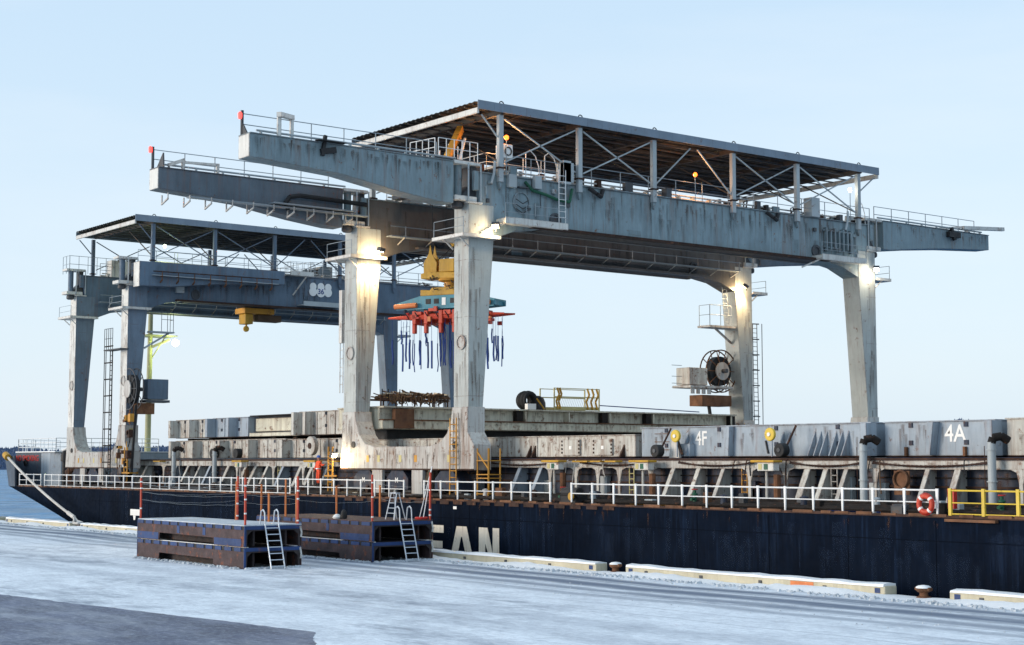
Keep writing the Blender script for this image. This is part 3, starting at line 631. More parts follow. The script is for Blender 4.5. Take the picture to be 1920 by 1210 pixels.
gl = MB(); gl.bar((RR-.3, -9.6, 21.65), (RR-.3, -9.6, 22.25), .16, .14); gl.bar((RR-.3, -7.4, 21.65), (RR-.3, -7.4, 22.2), .16, .14); gl.bar((RR-.1, -10.6, 21.8), (RR-.3, -9.5, 22.25), .12, .2); gl.bar((RR-.3, -9.6, 22.1), (RR-.3, -7.3, 22.2), .1, .14); gl.build('gallows', P1['light'], a)
a, k = jib(C1, RR, 49.4, 37.6, PJ, near=False, z=(20.55, 19.65, 21.62))
# fittings on the front web near the leg head
ft = MB(); ft.box(F+.0, F+.28, 5.35, 6.05, 20.55, 20.62); ft.build('hood', 'dark_steel', C1)
ft = MB(); ft.disc((F+.02, 5.7, 19.75), (1, 0, 0), .62, .05, 20, .54); ft.build('oval_hatch', P1['body'], C1)
for dz in (-.35, -.1, .2): MB().path([(F+.1, 5.25, 19.7+dz), (F+.16, 5.7, 19.45+dz), (F+.1, 6.15, 19.7+dz)], .03, 5).build('hatch_clamp', 'dark_steel', C1)
for y, z, sy, sz in ((4.9, 20.5, .55, .75), (6.75, 20.6, .5, .75), (8.9, 21.1, .6, 1.4)):
    MB().box(F, F+.3, y-sy/2, y+sy/2, z, z+sz).build('junction_box', 'pipe_grey', C1, bevel=.03)
MB().path([(F+.12, 5.9, 20.95), (F+.14, 6.4, 20.5), (F+.14, 7.4, 20.35), (F+.14, 8.2, 20.15), (F+.12, 9.2, 20.1), (F+.12, 9.4, 20.9)], .09, 6).build('green_hose', 'green', C1, smooth=True)
ld = MB(); ladder(ld, (F+.3, 8.5, 18.4), (F+.3, 8.5, 21.9), (0, 1, 0), .5, .03); ld.build('ladder', 'rail_white', C1)
for y0, y1, ex in ((3.9, 8.4, .9), (30.2, 34.6, .9)):
    bl = MB(); bl.box(F+.01, F+ex, y0, y1, 18.34, 18.40); bl.box(F+ex, F+ex+.04, y0-.02, y1+.02, 18.28, 18.66); bl.box(F+.01, F+ex, y0-.02, y0+.02, 18.34, 18.6); o = bl.build('web_balcony', P1['light'], C1)
    rl = MB(); railing(rl, [(F+ex, y0, 18.4), (F+ex, y1, 18.4)], 1.05, 1.6, .02); rl.build('handrail', 'rail_grey', o)
    MB().bar((F+.6, y0+.2, 18.35), (F+.1, y0-1.1, 17.75), .1, .1).build('strut', P1['light'], o)
for y in (11.1, 26.2): MB().path([(F+.1, y-.4, 21.1), (F+.35, y, 20.75), (F+.15, y+.5, 20.65), (F+.1, y+.7, 21.1)], .13, 7).build('cable_loop', 'black', C1, smooth=True)
for y in (3.9, 33.9): MB().path([(F+.15, y-.2, 21.9), (F+.15, y-.25, 21.2), (F+.15, y-.45, 20.6)], .08, 7).build('drain_pipe', 'pipe_grey', C1)
fh = MB()
for i in range(7): fh.box(F+.0, F+.24, 31.4+.42*i, 31.55+.42*i, 19.0+.1*(i % 3), 20.6-.15*(i % 2))
fh.path([(F+.1, 31.2, 20.4), (F+.2, 33.9, 20.4), (F+.2, 33.9, 19.1)], .06, 6); fh.path([(F+.1, 31.2, 19.3), (F+.2, 32.9, 19.2)], .06, 6); fh.build('valve_block', P1['body'], C1)
MB().box(F-.5, F+.25, 30.0, 30.8, 21.2, 22.5).build('control_locker', 'pipe_grey', C1, bevel=.03)
MB().box(F-.4, F+.3, 8.6, 9.4, 21.22, 22.4).build('control_locker', 'pipe_grey', C1, bevel=.03)
MB().box(F-.7, F-.0, 4.4, 5.1, 22.2, 23.0).build('fan_unit', 'white_plain', C1, bevel=.03)
MB().disc((F+.03, 4.75, 22.6), (1, 0, 0), .26, .05, 16, .2).build('fan_grille', 'black', C1)
MB().bar((F-1.6, 1.6, 22.0), (F-3.6, 4.0, 24.4), .34, .4).build('hydraulic_boom', 'orange_yellow', C1)
dr = MB(); dr.bar((F-1.2, 2.2, 21.9), (F-2.6, 3.6, 23.6), .12, .12); railing(dr, [(F-.4, .2, 21.8), (F-.4, 2.9, 21.8)], 1.1, .5, .028); railing(dr, [(F-2.6, -.2, 21.8), (F-.6, .1, 21.8)], 1.1, .5, .028); dr.build('access_rails', 'rail_white', C1)
MB().box(F-4.2, F-.2, -.1, 2.6, 21.72, 21.78).build('access_landing', 'dark_steel', C1)
# lamps under the roof and floodlights at the leg heads
for y, z, m_, en, col, r_ in ((4.55, 23.35, 'lamp_orange', 170, (1, .45, .15), .14), (19.4, 22.85, 'lamp_orange', 170, (1, .45, .15), .13), (34.0, 23.4, 'lamp_white', 25, (1, .9, .75), .1)):
    MB().lathe((F+.12, y, z-.14), [(.05, 0), (r_, .08), (r_, .2), (.05, .28)], 10).build('roof_lamp', m_, C1, smooth=True)
    MB().tube((F+.12, y, 21.2), (F+.12, y, z-.14), .025, 5).build('lamp_stem', 'rail_grey', C1)
    lamp('roof_lamp_light', 'POINT', (F-.35, y, z), en, col, C1, .15)
floodlight(C1, (F+.55, 3.45, 18.1), (.35, -.45, -.6), 'lamp_warm', 260, (1, .74, .42), P1)
floodlight(C1, (RR+.95, 3.1, 17.85), (-.35, -.1, -.9), 'lamp_warm', 1200, (1, .70, .36), P1)
floodlight(C1, (RR+.65, 35.2, 17.8), (-.55, -.3, -.8), 'lamp_warm', 700, (1, .70, .36), P1)
floodlight(C1, (F+.6, 36.0, 18.05), (.35, -.45, -.6), 'lamp_white', 110, (1, .85, .62), P1)
floodlight(C1, (RR-1.7, 1.55, 5.35), (.7, .1, -.3), 'lamp_warm', 160, (1, .78, .45), P1)
# cable reel, cabin and ladders on the rear far leg; ladder beside the rear near leg
random.seed(41)
reel(C1, (RR-1.0, 34.0, 11.6), (1, 0, 0), 1.6, 'rust_light')
cb = MB().box(RR-1.7, RR-.3, 30.4, 32.2, 10.5, 11.75).build('reel_cabin', 'cover_old', C1, bevel=.04)
MB().box(RR-2.0, RR-.1, 30.3, 34.6, 10.28, 10.46).build('cabin_floor', 'sill_paint', cb)
for i in range(4): MB().box(RR-.22, RR-.16, 30.4+.55*i, 30.75+.55*i, 9.85, 10.25).build('floor_bracket', 'sill_paint', cb)
MB().box(RR-1.7, RR-.35, 31.7, 34.7, 9.0, 9.8).build('motor_box', 'rust_light', cb, bevel=.03)
for z in (10.6, 11.1, 11.9, 10.3): MB().tube((RR-1, 30.3, z), (RR-1, 29.3, z), .02, 4).build('antenna_rod', 'rail_grey', cb)
MB().tube((RR-.6, 32.6, 9.0), (RR-.6, 32.9, 7.4), .13, 8).build('cable_drop', 'rubber', cb)
lp = MB(); lp.box(RR-1.4, RR-.1, 32.3, 35.0, 14.75, 14.9); lp.bar((RR-.7, 33.4, 14.75), (RR-.7, 35.1, 13.7), .12, .14); o = lp.build('ladder_landing', 'sill_paint', C1)
rl = MB(); railing(rl, [(RR-1.3, 32.4, 14.9), (RR-.2, 32.4, 14.9), (RR-.2, 34.6, 14.9)], 1.5, 1.1, .025); rl.build('handrail', 'rail_grey', o)
ld = MB(); ladder(ld, (RR-.5, 34.45, 14.9), (RR-.5, 34.2, 18.0), (0, 1, 0), .45); ld.build('ladder', 'rail_grey', C1)
ld = MB(); ladder(ld, (RR+.0, 36.95, 5.0), (RR+.0, 36.85, 15.2), (0, 1, .0), .45, .03, .34)
for i in range(9): z = 6+1.15*i; ld.bar((RR-.2, 36.55, z), (RR, 37.3, z), .07, .08)
ld.tube((RR+.3, 37.3, 5.0), (RR+.3, 37.3, 15.2), .03, 5); ld.build('caged_ladder', 'dark_steel', C1)
ld = MB(); ladder(ld, (RR-WX-.45, 2.1, 9.2), (RR-WX-.45, 2.1, 15.6), (1, 0, 0), .36, .03, .5); ld.box(RR-WX-.65, RR-WX-.3, 2.0, 2.2, 12.3, 15.6); ld.build('cable_tray', 'white_paint', C1)
# yellow access steps at the foot of the front near leg
st = MB()
for x in (-70.75, -69.75):
    for y in (2.1, 2.9): st.tube((x, y, 3.0), (x, y, 5.7), .045, 6)
for z in (3.2, 4.05, 4.25, 5.0): st.box(-70.8, -69.7, 2.05, 2.95, z, z+.05)
st.path([(-70.75, 2.1, 5.5), (-69.75, 2.1, 4.6)], .05, 6); st.build('access_steps', 'orange_yellow', C1)
st = MB(); ladder(st, (-72.55, 1.75, 3.0), (-72.55, 1.75, 7.4), (1, 0, 0), .6, .04, .36); st.build('sill_ladder', 'orange_yellow', C1)
st = MB(); ladder(st, (-85.6, 1.75, 3.0), (-85.6, 1.75, 5.9), (1, 0, 0), .5, .06, .36); st.bar((-86.2, 1.7, 4.1), (-84.8, 1.7, 4.1), .08, .1); st.build('sill_ladder', 'orange_yellow', C1)
MB().box(-71.5+.02, -71.5+.05, 2.35, 2.75, 6.6, 7.1).build('warning_placard', 'pale_yellow', C1)

random.seed(31)
for k_ in range(46):
    y = random.choice((random.uniform(2.8, 9.5), random.uniform(29, 35.5), random.uniform(9, 30))); x = F-random.uniform(.15, 1.2); sx, sy, sz = random.uniform(.08, .25), random.uniform(.08, .35), random.uniform(.15, .75)
    if random.random() < .5: MB().box(x-sx, x+sx, y-sy, y+sy, 21.215, 21.215+sz).build('fitting_box', random.choice(('dark_steel', 'pipe_grey', 'rust', 'crane_paint', 'black')), C1, bevel=.02)
    else: MB().path([(x, y, 21.2), (x, y, 21.3+sz*.6), (x+random.uniform(-.2, .2), y+sy*1.4, 21.35+sz*.7), (x, y+sy*1.6, 21.2)], random.uniform(.03, .07), 6).build('pipe_bend', random.choice(('dark_steel', 'pipe_grey', 'rust')), C1)
for y0, y1 in ((2.9, 9.0), (30.0, 35.5)):
    for k_ in range(9):
        y = random.uniform(y0, y1); z = random.uniform(18.7, 20.9); l = random.uniform(.3, 1.3)
        if random.random() < .6: MB().tube((F+.03, y, z), (F+.03, y, min(21.1, z+l)), random.uniform(.02, .04), 5).build('conduit', random.choice(('pipe_grey', 'dark_steel', 'crane_paint')), C1)
        else: MB().box(F-.02, F+.1, y, y+random.uniform(.12, .3), z, z+random.uniform(.12, .35)).build('terminal_box', random.choice(('pipe_grey', 'crane_paint', 'dark_steel')), C1)
for x in (F-1.9, F-2.8, F-3.7, F-5.0): MB().tube((x, 2.6, 21.2), (x, 2.6, 22.9+random.uniform(-.4, .6)), .04, 5).build('stanchion', 'rail_white', C1)
for k_ in range(5):
    x = F-2-1.6*k_; MB().box(x-.5, x+.5, 3.4, 4.2, 21.3, 22.0+.25*(k_ % 3)).build('hydraulic_unit', random.choice(('dark_steel', 'white_paint', 'rust')), C1, bevel=.03)
# hooped guard rails at the roof edge
for y in (6.2, 7.6, 34.9):
    h_ = MB(); h_.path([(F-.2, y, 21.2), (F-.2, y, 22.7), (F-.2, y+.3, 22.9), (F-.2, y+.7, 22.6), (F-.2, y+.95, 22.0), (F-.2, y+1.0, 21.2)], .03, 5); h_.build('hoop_rail', 'rail_white', C1)

# rust and dirt runs
random.seed(77)
it = []
for k_ in range(15): y = 4.2+2.3*k_; it += [(y+random.uniform(-.05, .05), 21.12, random.uniform(.10, .3), random.uniform(.5, 2.2)) for _ in range(2)]
stains(C1, 'x', F-.024, it+runs(50, 4, 35, 20.4, 21.1, (.06, .35), (.4, 2.0)), 'stain_rust'); stains(C1, 'x', F-.022, runs(70, 4, 35, 19.5, 21.1, (.15, .7), (.6, 2.2)), 'stain_dark', 'dirt_run')
stains(C1, 'x', F-.054, runs(40, -11.4, .8, 21.3, 21.55, (.06, .3), (.3, 1.0)), 'stain_rust'); stains(C1, 'x', F-.052, runs(34, -11.4, .8, 21.2, 21.55, (.15, .6), (.4, 1.1)), 'stain_dark', 'dirt_run')
stains(C1, 'x', F-.054, runs(30, 38, 49.3, 21.3, 21.55, (.06, .3), (.3, .9)), 'stain_rust')
stains(C1, 'x', RR-.024, runs(60, 4, 35, 19.4, 20.9, (.1, .5), (.5, 2.2)), 'stain_dark', 'dirt_run')
stains(C1, 'y', 1.914, runs(110, -84.5, -71, 5.0, 5.85, (.04, .22), (.4, 1.2))+runs(26, -84.5, -83.2, 5.6, 8.0, (.08, .3), (.6, 2))+runs(26, -72.8, -71.6, 5.6, 8.0, (.08, .3), (.6, 2)), 'stain_rust')
for fx in (F, RR):
    stains(C1, 'y', 1.994, runs(22, fx-1.3, fx-.1, 9, 17.3, (.05, .2), (.6, 3.5)), 'stain_rust')
    stains(C1, 'x', fx+.004, runs(20, 2.1, 2.9, 9, 17.3, (.05, .3), (.6, 3)), 'stain_rust'); stains(C1, 'x', fx+.004, runs(22, 35.6, 36.5, 8, 17.3, (.05, .3), (.6, 3)), 'stain_rust')

# ---- far crane, a little smaller, arms folded along its girders
def T2(p):
    x, y, z = p
    return (-116.5+(x-F)*10.25/11.66, 2.0+(y-2.0)*.922, 3.0+(z-3.0)*.958)
MB.T = T2
C2 = thing('gantry_crane', 'blue-grey gantry crane with folded arms behind, towards the bow', 'gantry crane', T2((-77.3, 19.3, 2.95)), 'gantry cranes on the ship')
P2 = dict(name='far', body='crane_blue', leg='leg_blue', light='white_paint', under='roof_under', inner='crane_blue', sill='sill_paint', fascia='roof_fascia', post='crane_blue', trolley=20.5)
crane(C2, P2)
fa = MB().yz([(2.3, 19.25), (2.3, 21.25), (16.2, 21.35), (16.2, 20.2), (9.5, 19.8), (5, 19.3)], F+.4, F+1.5).build('folded_arm', P2['body'], C2, bevel=.02)
MB().box(F+.35, F+1.55, 2.26, 2.3, 19.2, 21.2).build('end_plate', 'white_paint', fa)
MB().box(F+1.5, F+1.9, 3.4, 15.4, 20.12, 20.18).build('side_walkway', 'rail_grey', fa)
MB().tube((F+1.88, 3.4, 20.45), (F+1.88, 15.4, 20.55), .05, 5).build('guard_rail', 'rust', fa)
for i in range(8): y = 4.2+1.5*i; b_ = MB(); b_.bar((F+1.5, y, 20.1), (F+1.95, y, 20.1), .08, .08); b_.bar((F+1.88, y, 19.75), (F+1.88, y, 20.5), .06, .06); b_.bar((F+1.5, y, 19.6), (F+1.9, y, 19.8), .1, .1); b_.build('hanger_bracket', 'rust_light', fa)
rl = MB(); railing(rl, [(F+.45, 2.6, 21.3), (F+.45, 16, 21.35)], 1.0, 1.6, .025); rl.build('handrail', 'rail_grey', fa)
ct = thing('hoist_trolley', 'small yellow hoist trolley hanging under the far gantry girder', 'hoist', T2((-73.5, 15.2, 17.0)))
h = MB(); h.box(-74.6, -72.6, 13.6, 16.6, 17.8, 18.28); h.build('frame', 'orange_yellow', ct, bevel=.05)
h = MB(); h.box(-74.2, -72.9, 13.8, 14.6, 16.9, 17.78); h.build('hoist_block', 'safety_yellow', ct, bevel=.06); h = MB(); h.box(-74.2, -73.1, 15.2, 17.6, 17.2, 17.79); h.build('drive_unit', 'rope_brown', ct, bevel=.06)
h = MB(); h.tube((-73.5, 14.2, 16.88), (-73.5, 14.2, 16.4), .1, 8); h.disc((-73.5, 14.2, 16.5), (1, 0, 0), .26, .2, 12); h.build('hook_block', 'safety_yellow', ct)
# three-lobed white emblem with the number 36 on the front web
em = MB()
for y, r_ in ((19.95, .40), (20.78, .46), (21.55, .40)): em.disc((F+.0, y, 19.95), (1, 0, 0), r_, .05+.01*(r_ > .45), 20)
for y, r_ in ((19.95, .34), (20.78, .36), (21.55, .34)): em.disc((F+.005, y, 20.4), (1, 0, 0), r_, .06, 20)
e_ = em.build('emblem', 'white_plain', C2); text('emblem_number', '36', .62, 'strap_blue', e_, (F+.05, 20.42, 19.78), '+X')
bl = MB(); bl.box(F+.01, F+1.2, 18.3, 22.4, 18.6, 18.68); bl.box(F+1.2, F+1.24, 18.3, 22.4, 18.55, 18.95); bl.build('web_balcony', 'pipe_grey', C2)
bl = MB(); bl.box(F+.01, F+1.3, 16.9, 19.3, 21.15, 21.2); bl.box(F+1.3, F+1.34, 16.9, 19.3, 21.1, 21.5); bl.bar((F+1.2, 18.6, 21.1), (F+.1, 17.8, 19.5), .1, .1); o = bl.build('upper_balcony', 'white_paint', C2)
rl = MB(); railing(rl, [(F+.2, 16.9, 21.2), (F+1.3, 16.9, 21.2), (F+1.3, 19.3, 21.2), (F+.2, 19.3, 21.2)], 1.1, .6, .026); rl.build('handrail', 'rail_white', o)
# crane-end gear over the rear near leg
rl = MB(); railing(rl, [(RR-1.4, 1.2, 21.3), (RR+.2, 1.2, 21.3), (RR+.2, 5.5, 21.3)], 1.5, .9, .026); rl.build('handrail', 'rail_grey', C2)
MB().box(F+.005, F+.3, 6.3, 7.0, 19.0, 19.6).build('junction_box', 'pipe_grey', C2)
# reel, caged ladder and cabin on the front near leg
reel(C2, (F+.35, 2.35, 10.9), (0, 1, 0), 1.7, 'dark_steel')
cb = MB().box(F-.4, F+.7, 3.6, 5.5, 10.1, 11.75).build('reel_cabin', 'crane_blue', C2, bevel=.04); MB().box(F-.5, F+.8, 3.4, 5.6, 9.85, 10.05).build('cabin_floor', 'dark_steel', cb)
MB().box(F-.4, F+.6, 2.6, 4.3, 8.9, 9.8).build('motor_box', 'rust_light', cb)
MB().tube((F+.6, 2.6, 9.6), (F+.8, 2.2, 3.2), .12, 8).build('cable_drop', 'rubber', cb)
lp = MB(); lp.box(F-3.2, F+.3, 1.2, 2.0, 14.1, 14.2); o = lp.build('ladder_landing', 'dark_steel', C2)
rl = MB(); railing(rl, [(F-3.15, 1.25, 14.2), (F-1.4, 1.25, 14.2)], 1.7, .45, .03); rl.build('handrail', 'dark_steel', o)
ld = MB(); ladder(ld, (F-2.3, 1.55, 3.2), (F-2.3, 1.55, 14.1), (1, 0, 0), .5, .04, .4)
for i in range(8):
    z = 5+1.35*i
    ld.bar((F-3.1, 1.25, z), (F-1.3, 1.25, z), .07, .1)
for x in (F-3.1, F-2.75, F-1.4): ld.tube((x, 1.25, 3.6), (x, 1.25, 14.1), .035, 5)
ld.build('caged_ladder', 'rust_dark', C2)
lp = MB(); lp.box(F-.6, F+.2, 4.0, 6.2, 15.6, 15.72); lp.bar((F-.2, 5.8, 15.6), (F-.2, 3.6, 14.3), .14, .14); o = lp.build('ladder_landing', 'pipe_grey', C2)
rl = MB(); railing(rl, [(F-.5, 6.1, 15.72), (F+.15, 6.1, 15.72), (F+.15, 5.0, 15.72)], 1.9, .6, .025); rl.build('handrail', 'dark_steel', o)
st = MB(); ladder(st, (-70.6, 1.7, 3.0), (-70.6, 1.7, 6.2), (1, 0, 0), .6, .06, .36); st.box(-71.2, -69.6, 1.6, 2.4, 4.1, 4.2); st.build('access_steps', 'orange_yellow', C2)
random.seed(90)
for k_ in range(22):
    x = F+random.uniform(-1.2, 1.6); z = random.uniform(3.1, 8.6); m_ = random.choice(('rust', 'rust_light', 'dark_steel', 'rust_dark', 'orange_yellow', 'rope_brown'))
    if random.random() < .5: MB().box(x, x+random.uniform(.2, .6), 1.6, 1.98, z, z+random.uniform(.2, .7)).build('leg_fitting', m_, C2, bevel=.03)
    else: MB().path([(x, 1.8, z+1.2), (x+random.uniform(-.2, .2), 1.7, z+.5), (x+random.uniform(-.3, .3), 1.75, z)], random.uniform(.03, .08), 6).build('leg_cable', m_, C2)
MB().box(F+.005, F+.03, 2.3, 2.7, 7.3, 7.75).build('warning_placard', 'pale_yellow', C2)
random.seed(78)
stains(C2, 'x', F-.024, runs(60, 3, 22, 20.0, 21.1, (.08, .4), (.5, 2)), 'stain_rust'); stains(C2, 'x', F-.022, runs(50, 3, 22, 19.5, 21.1, (.2, .7), (.6, 2.2)), 'stain_dark', 'dirt_run')
for fx in (F, RR): stains(C2, 'y', 1.98, runs(30, fx-1.3, fx-.1, 8, 17.3, (.06, .3), (.6, 3)), 'stain_rust')
stains(C2, 'y', 1.914, runs(60, -84.5, -71, 5.3, 7, (.06, .35), (.4, 1.2)), 'stain_rust')
lamp('roof_lamp_light', 'POINT', (F-.6, 5.5, 22.6), 90, (.9, 1, .4), C2, .15)
MB().lathe((F-.6, 5.5, 22.75), [(.05, 0), (.12, .08), (.12, .2), (.05, .26)], 8).build('roof_lamp', 'lamp_green', C2)
lamp('girder_lamp_light', 'POINT', (F-3.0, 5.6, 17.2), 60, (.95, 1, .5), C2, .15)
MB.T = None
# ------------------------------------------------------------------ cargo ship
BEAM = 38.4
S = thing('cargo_ship', 'long dark navy cargo ship moored along the snowy quay', 'ship', (-70, BEAM/2, -2.6))
DK = 2.86
def xs_(z): return -133+(DK-z)*6.3 if z > -3.2 else -94.8
def half(x, z):
    a = xs_(z); b = -157+(DK-z)*1.6
    if x >= a: return 0.0
    t = min(1, (a-x)/(a-b)); return BEAM/2*min(1, t**2.0)
zl = [-7, -4.5, -3.2, -2.2, -1.2, -.4, .4, 1.1, 1.7, 2.25, 2.6, DK]
xl = [16, -10, -30, -50, -70, -85, -92] + [-92-1.1*i for i in range(1, 61)]
xl = [x for x in xl if x > -156.9]
v, f = [], []
for x in xl:
    for z in zl: v.append((x, half(x, z)+(.0), z))
for x in xl:
    for z in zl: v.append((x, BEAM-half(x, z), z))
nz = len(zl); nx = len(xl); o2 = nx*nz
for i in range(nx-1):
    for j in range(nz-1):
        a = i*nz+j; f.append((a, a+nz, a+nz+1, a+1)); a += o2; f.append((a, a+1, a+nz+1, a+nz))
hm = MB(); hm.add(v, f)
# hull marked along its plating: slightly dished strakes come from the bump of the paint
stain_mat('hull_salt', (.022, .038, .075), .35)
hull = hm.build('hull', 'hull_navy', S, smooth=True)
seam = MB()
for x in (-116.5, -112, -107.8, -99.2, -90.2, -81.4, -73, -64.3, -55.9, -47.2, -38.6, -103.5, -94.6, -85.8, -77.2, -68.6, -60.1, -51.5, -42.9, -34.4): seam.box(x-.022, x+.022, -.008, .02, -2, DK-.12)
for z in (1.98,): seam.box(-118, 10, -.007, .02, z-.018, z+.018)
seam.build('plate_seam', 'hull_seam', hull)
dk = MB(); dk.add([(x, half(x, DK)+.02, DK-.02) for x in xl]+[(x, BEAM-half(x, DK)-.02, DK-.02) for x in xl], [(i, i+1, nx+i+1, nx+i) for i in range(nx-1)])
dk.build('deck', 'deck_red', S)
# gunwale bar with rusty scallops
gw = MB(); gw.box(-133.5, 16, -.03, .30, DK+.002, DK+.10); gw.build('gunwale', 'rust', S)
random.seed(3)
x = -133
while x < -20:
    w_ = random.uniform(.5, 1.15); z1 = DK+.10+random.uniform(.015, .06); MB().box(x, x+w_, -.036, .06, DK+.045, z1).build('rust_patch', 'rust_light', S); x += w_+random.uniform(.12, .7)
# scupper lips and brackets below the gunwale between crane and bow
for i in range(20): x = -81+1.22*i; MB().box(x, x+.8, -.045, -.01, DK-.16, DK-.0).build('rubbing_bar', 'rust', S)
# bulwark at the bow
bv, bf = [], []; bx = [-134.5-.75*i for i in range(30)]; bz = [DK, 3.6, 4.5, 5.45]
for th in (0, .14):
    for x in bx:
        for z in bz: bv.append((x, half(x, DK)*(1-.05*(z-DK))+th-(z-DK)*.10*min(1, (-134.5-x)/3+.35), z))
nb = len(bx)*4
for i in range(len(bx)-1):
    for j in range(3): a = i*4+j; bf.append((a, a+4, a+5, a+1)); bf.append((nb+a, nb+a+1, nb+a+5, nb+a+4))
    bf.append((i*4+3, i*4+7, nb+i*4+7, nb+i*4+3))
bf += [(j, j+1, nb+j+1, nb+j) for j in range(3)]
MB().add(bv, bf).build('bulwark', 'bow_blue', S)
bw2 = [(x, BEAM-y, z) for x, y, z in bv]; MB().add(bw2, bf).build('bulwark', 'bow_blue', S)
# forecastle house with red lettering, rail and gear
def house(x_end, ins):
    xs = [x_end]+[-141.0-.9*i for i in range(15)]; ne = [(x, max(2.5, half(x, DK)+.4)+ins) for x in xs]
    return ne+[(x, BEAM-y) for x, y in reversed(ne)]
fh = MB(); fh.prism([(x, y, DK) for x, y in house(-135.0, 0)], (0, 0, 2.89)); fo = fh.build('forecastle_house', 'bow_blue', S)
fr = MB(); pr = [(-135.0, 2.52), (-133.2, 2.6), (-132.2, 3.2), (-131.8, 4.2), (-131.8, 30), (-135.0, 30)]
fr.prism([(x, y, DK) for x, y in pr], (0, 0, 2.86)); fr.build('rounded_corner', 'cover_grey', fo)
MB().prism([(x, y, 5.76) for x, y in house(-131.75, -.06)], (0, 0, .09)).build('house_top', 'snow', fo)
text('lettering', 'NO SMOKING', .72, 'red', fo, (-140.9, 2.49, 5.02), sx=1.18)
rl = MB(); railing(rl, [(-150, half(-150, DK)+.6, 5.86), (-146, half(-146, DK)+.6, 5.86), (-141, 2.75, 5.86), (-131.9, 2.6, 5.86), (-131.9, 12, 5.86)], 1.1, 1.7, .035, (1, .66, .33)); rl.build('handrail', 'rail_white', fo)
MB().path([(-138.5, 2.45, 4.6), (-138.4, 2.3, 5.0), (-138.1, 2.3, 5.05), (-138.0, 2.4, 4.7)], .1, 6).build('vent', 'black', fo)
for x, y, z, s_, m_ in ((-130.6, 4, 3.9, .9, 'pipe_grey'), (-129.5, 3.2, 3.7, .7, 'rust'), (-130.9, 3.0, 5.0, .35, 'black'), (-128.4, 3.4, 4.1, .5, 'rust_light')):
    MB().lathe((x, y, DK), [(s_*.6, 0), (s_*.6, z-DK), (s_, z-DK), (s_, z-DK+.5), (s_*.4, z-DK+.9)], 10).build('deck_vent', m_, S, smooth=True)
for x in (-127.6, -128.8): MB().tube((x, 2.5, DK), (x, 2.5, 6.2), .08, 6).build('mast_pole', 'rust_light', S)
MB().path([(-131.5, 3.0, 5.9), (-129.5, 3.0, 6.25), (-126.5, 3, 6.3)], .10, 6).build('boom_pipe', 'rail_white', S)
# foremast with working lamp
fm = MB(); fm.tube((-134.2, 12, DK), (-134.0, 12, 19.8), .30, 10, .2); mst = fm.build('foremast', 'mast_paint', S, smooth=True)
a_ = MB(); a_.bar((-134, 12, 15.2), (-132.6, 13.2, 15.9), .2, .2); a_.box(-135.2, -132.6, 11, 14, 16.2, 16.3); a_.tube((-134, 12, 14), (-133, 13, 16.2), .06, 5); a_.build('lamp_arm', 'mast_paint', mst)
MB().lathe((-132.2, 13.6, 15.3), [(.1, 0), (.3, .15), (.32, .4), (.15, .6)], 12).build('mast_lamp', 'lamp_green', mst, smooth=True)
lamp('mast_lamp_light', 'POINT', (-132.0, 13.2, 15.0), 220, (.85, 1, .35), S, .3)

# ---- guard rail along the deck edge, posts one by one
rail = MB()
def rail_run(x0, x1, m='rail_white', low=False):
    r_ = MB(); r_.tube((x0, .06, 3.90), (x1, .06, 3.90), .036, 6); r_.tube((x0, .06, 3.44), (x1, .06, 3.44), .026, 6)
    if low: r_.tube((x0, .06, 3.02), (x1, .06, 3.02), .03, 6)
    o = r_.build('guard_rail', m, S); n = max(1, round((x1-x0)/1.56))
    for i in range(n+1): inst(POST[m], 'post', o, (x0+(x1-x0)*i/n, .06, DK+.1))
    return o
pm = MB(); pm.add([(-.062, -.03, 1.0), (.062, -.03, 1.0), (.045, -.03, .42), (.03, -.03, 0), (-.03, -.03, 0), (-.045, -.03, .42)]+[(-.062, .03, 1.0), (.062, .03, 1.0), (.045, .03, .42), (.03, .03, 0), (-.03, .03, 0), (-.045, .03, .42)],
       [(0, 1, 2, 3, 4, 5), (11, 10, 9, 8, 7, 6)]+[(i, i+6, (i+1) % 6+6, (i+1) % 6) for i in range(6)])
POST = {'rail_white': pm.mesh('post', 'rail_white')}
py = MB(); py.box(-.065, .065, -.05, .05, 0, 1.02); POST['rail_yellow'] = py.mesh('post', 'rail_yellow')
for x0, x1 in ((-133.4, -128.6), (-127.8, -87.6), (-86.9, -74.9), (-72.9, -61.9), (-60.25, -38.55)): rail_run(x0, x1, low=x0 < -127)
rail_run(-37.95, -30.5, 'rail_yellow', True)
MB().box(-38.05, -35.8, -.2, .1, DK-.12, DK-.02).build('gangway_sill', 'rust_light', S)
MB().box(-38.42, -38.12, .5, .7, 3.2, 3.95).build('hose_box', 'red', S)

# ---- hatch coaming with stays
cm = MB(); cm.box(-119.5, 10, 4.5, 33.8, DK-.01, 5.0); co = cm.build('hatch_coaming', 'coaming_shaded', S)
MB().box(-119.5, 10, 3.86, 4.499, 5.03, 5.14).build('coaming_ledge', 'rust', co)
MB().box(-119.5, 10, 3.92, 4.02, 4.66, 5.026).build('coaming_band', 'stay_paint', co)
MB().box(-119.5, 10, 4.38, 4.499, 3.9, 3.98).build('stiffener', 'rust', co)
MB().box(-119.5, 10, 4.40, 4.499, 4.28, 4.34).build('stiffener', 'rust_dark', co)
lw = MB(); lw.box(-119.5, 10, 3.0, 4.498, DK, 3.32); lw.build('lower_trunk', 'rust_dark', co)
stx = [-118, -116.6, -111.4, -109.5, -107.6, -105.9, -103.2, -100.6, -99.1, -97.6, -95.3, -93.0, -91.6, -89.5, -79.5, -77.7, -75.5, -69.2, -67.5, -57.2, -55.45, -53.9, -48.6, -47.6, -46.3, -42.1, -40.5, -36.6, -34.8, -33]
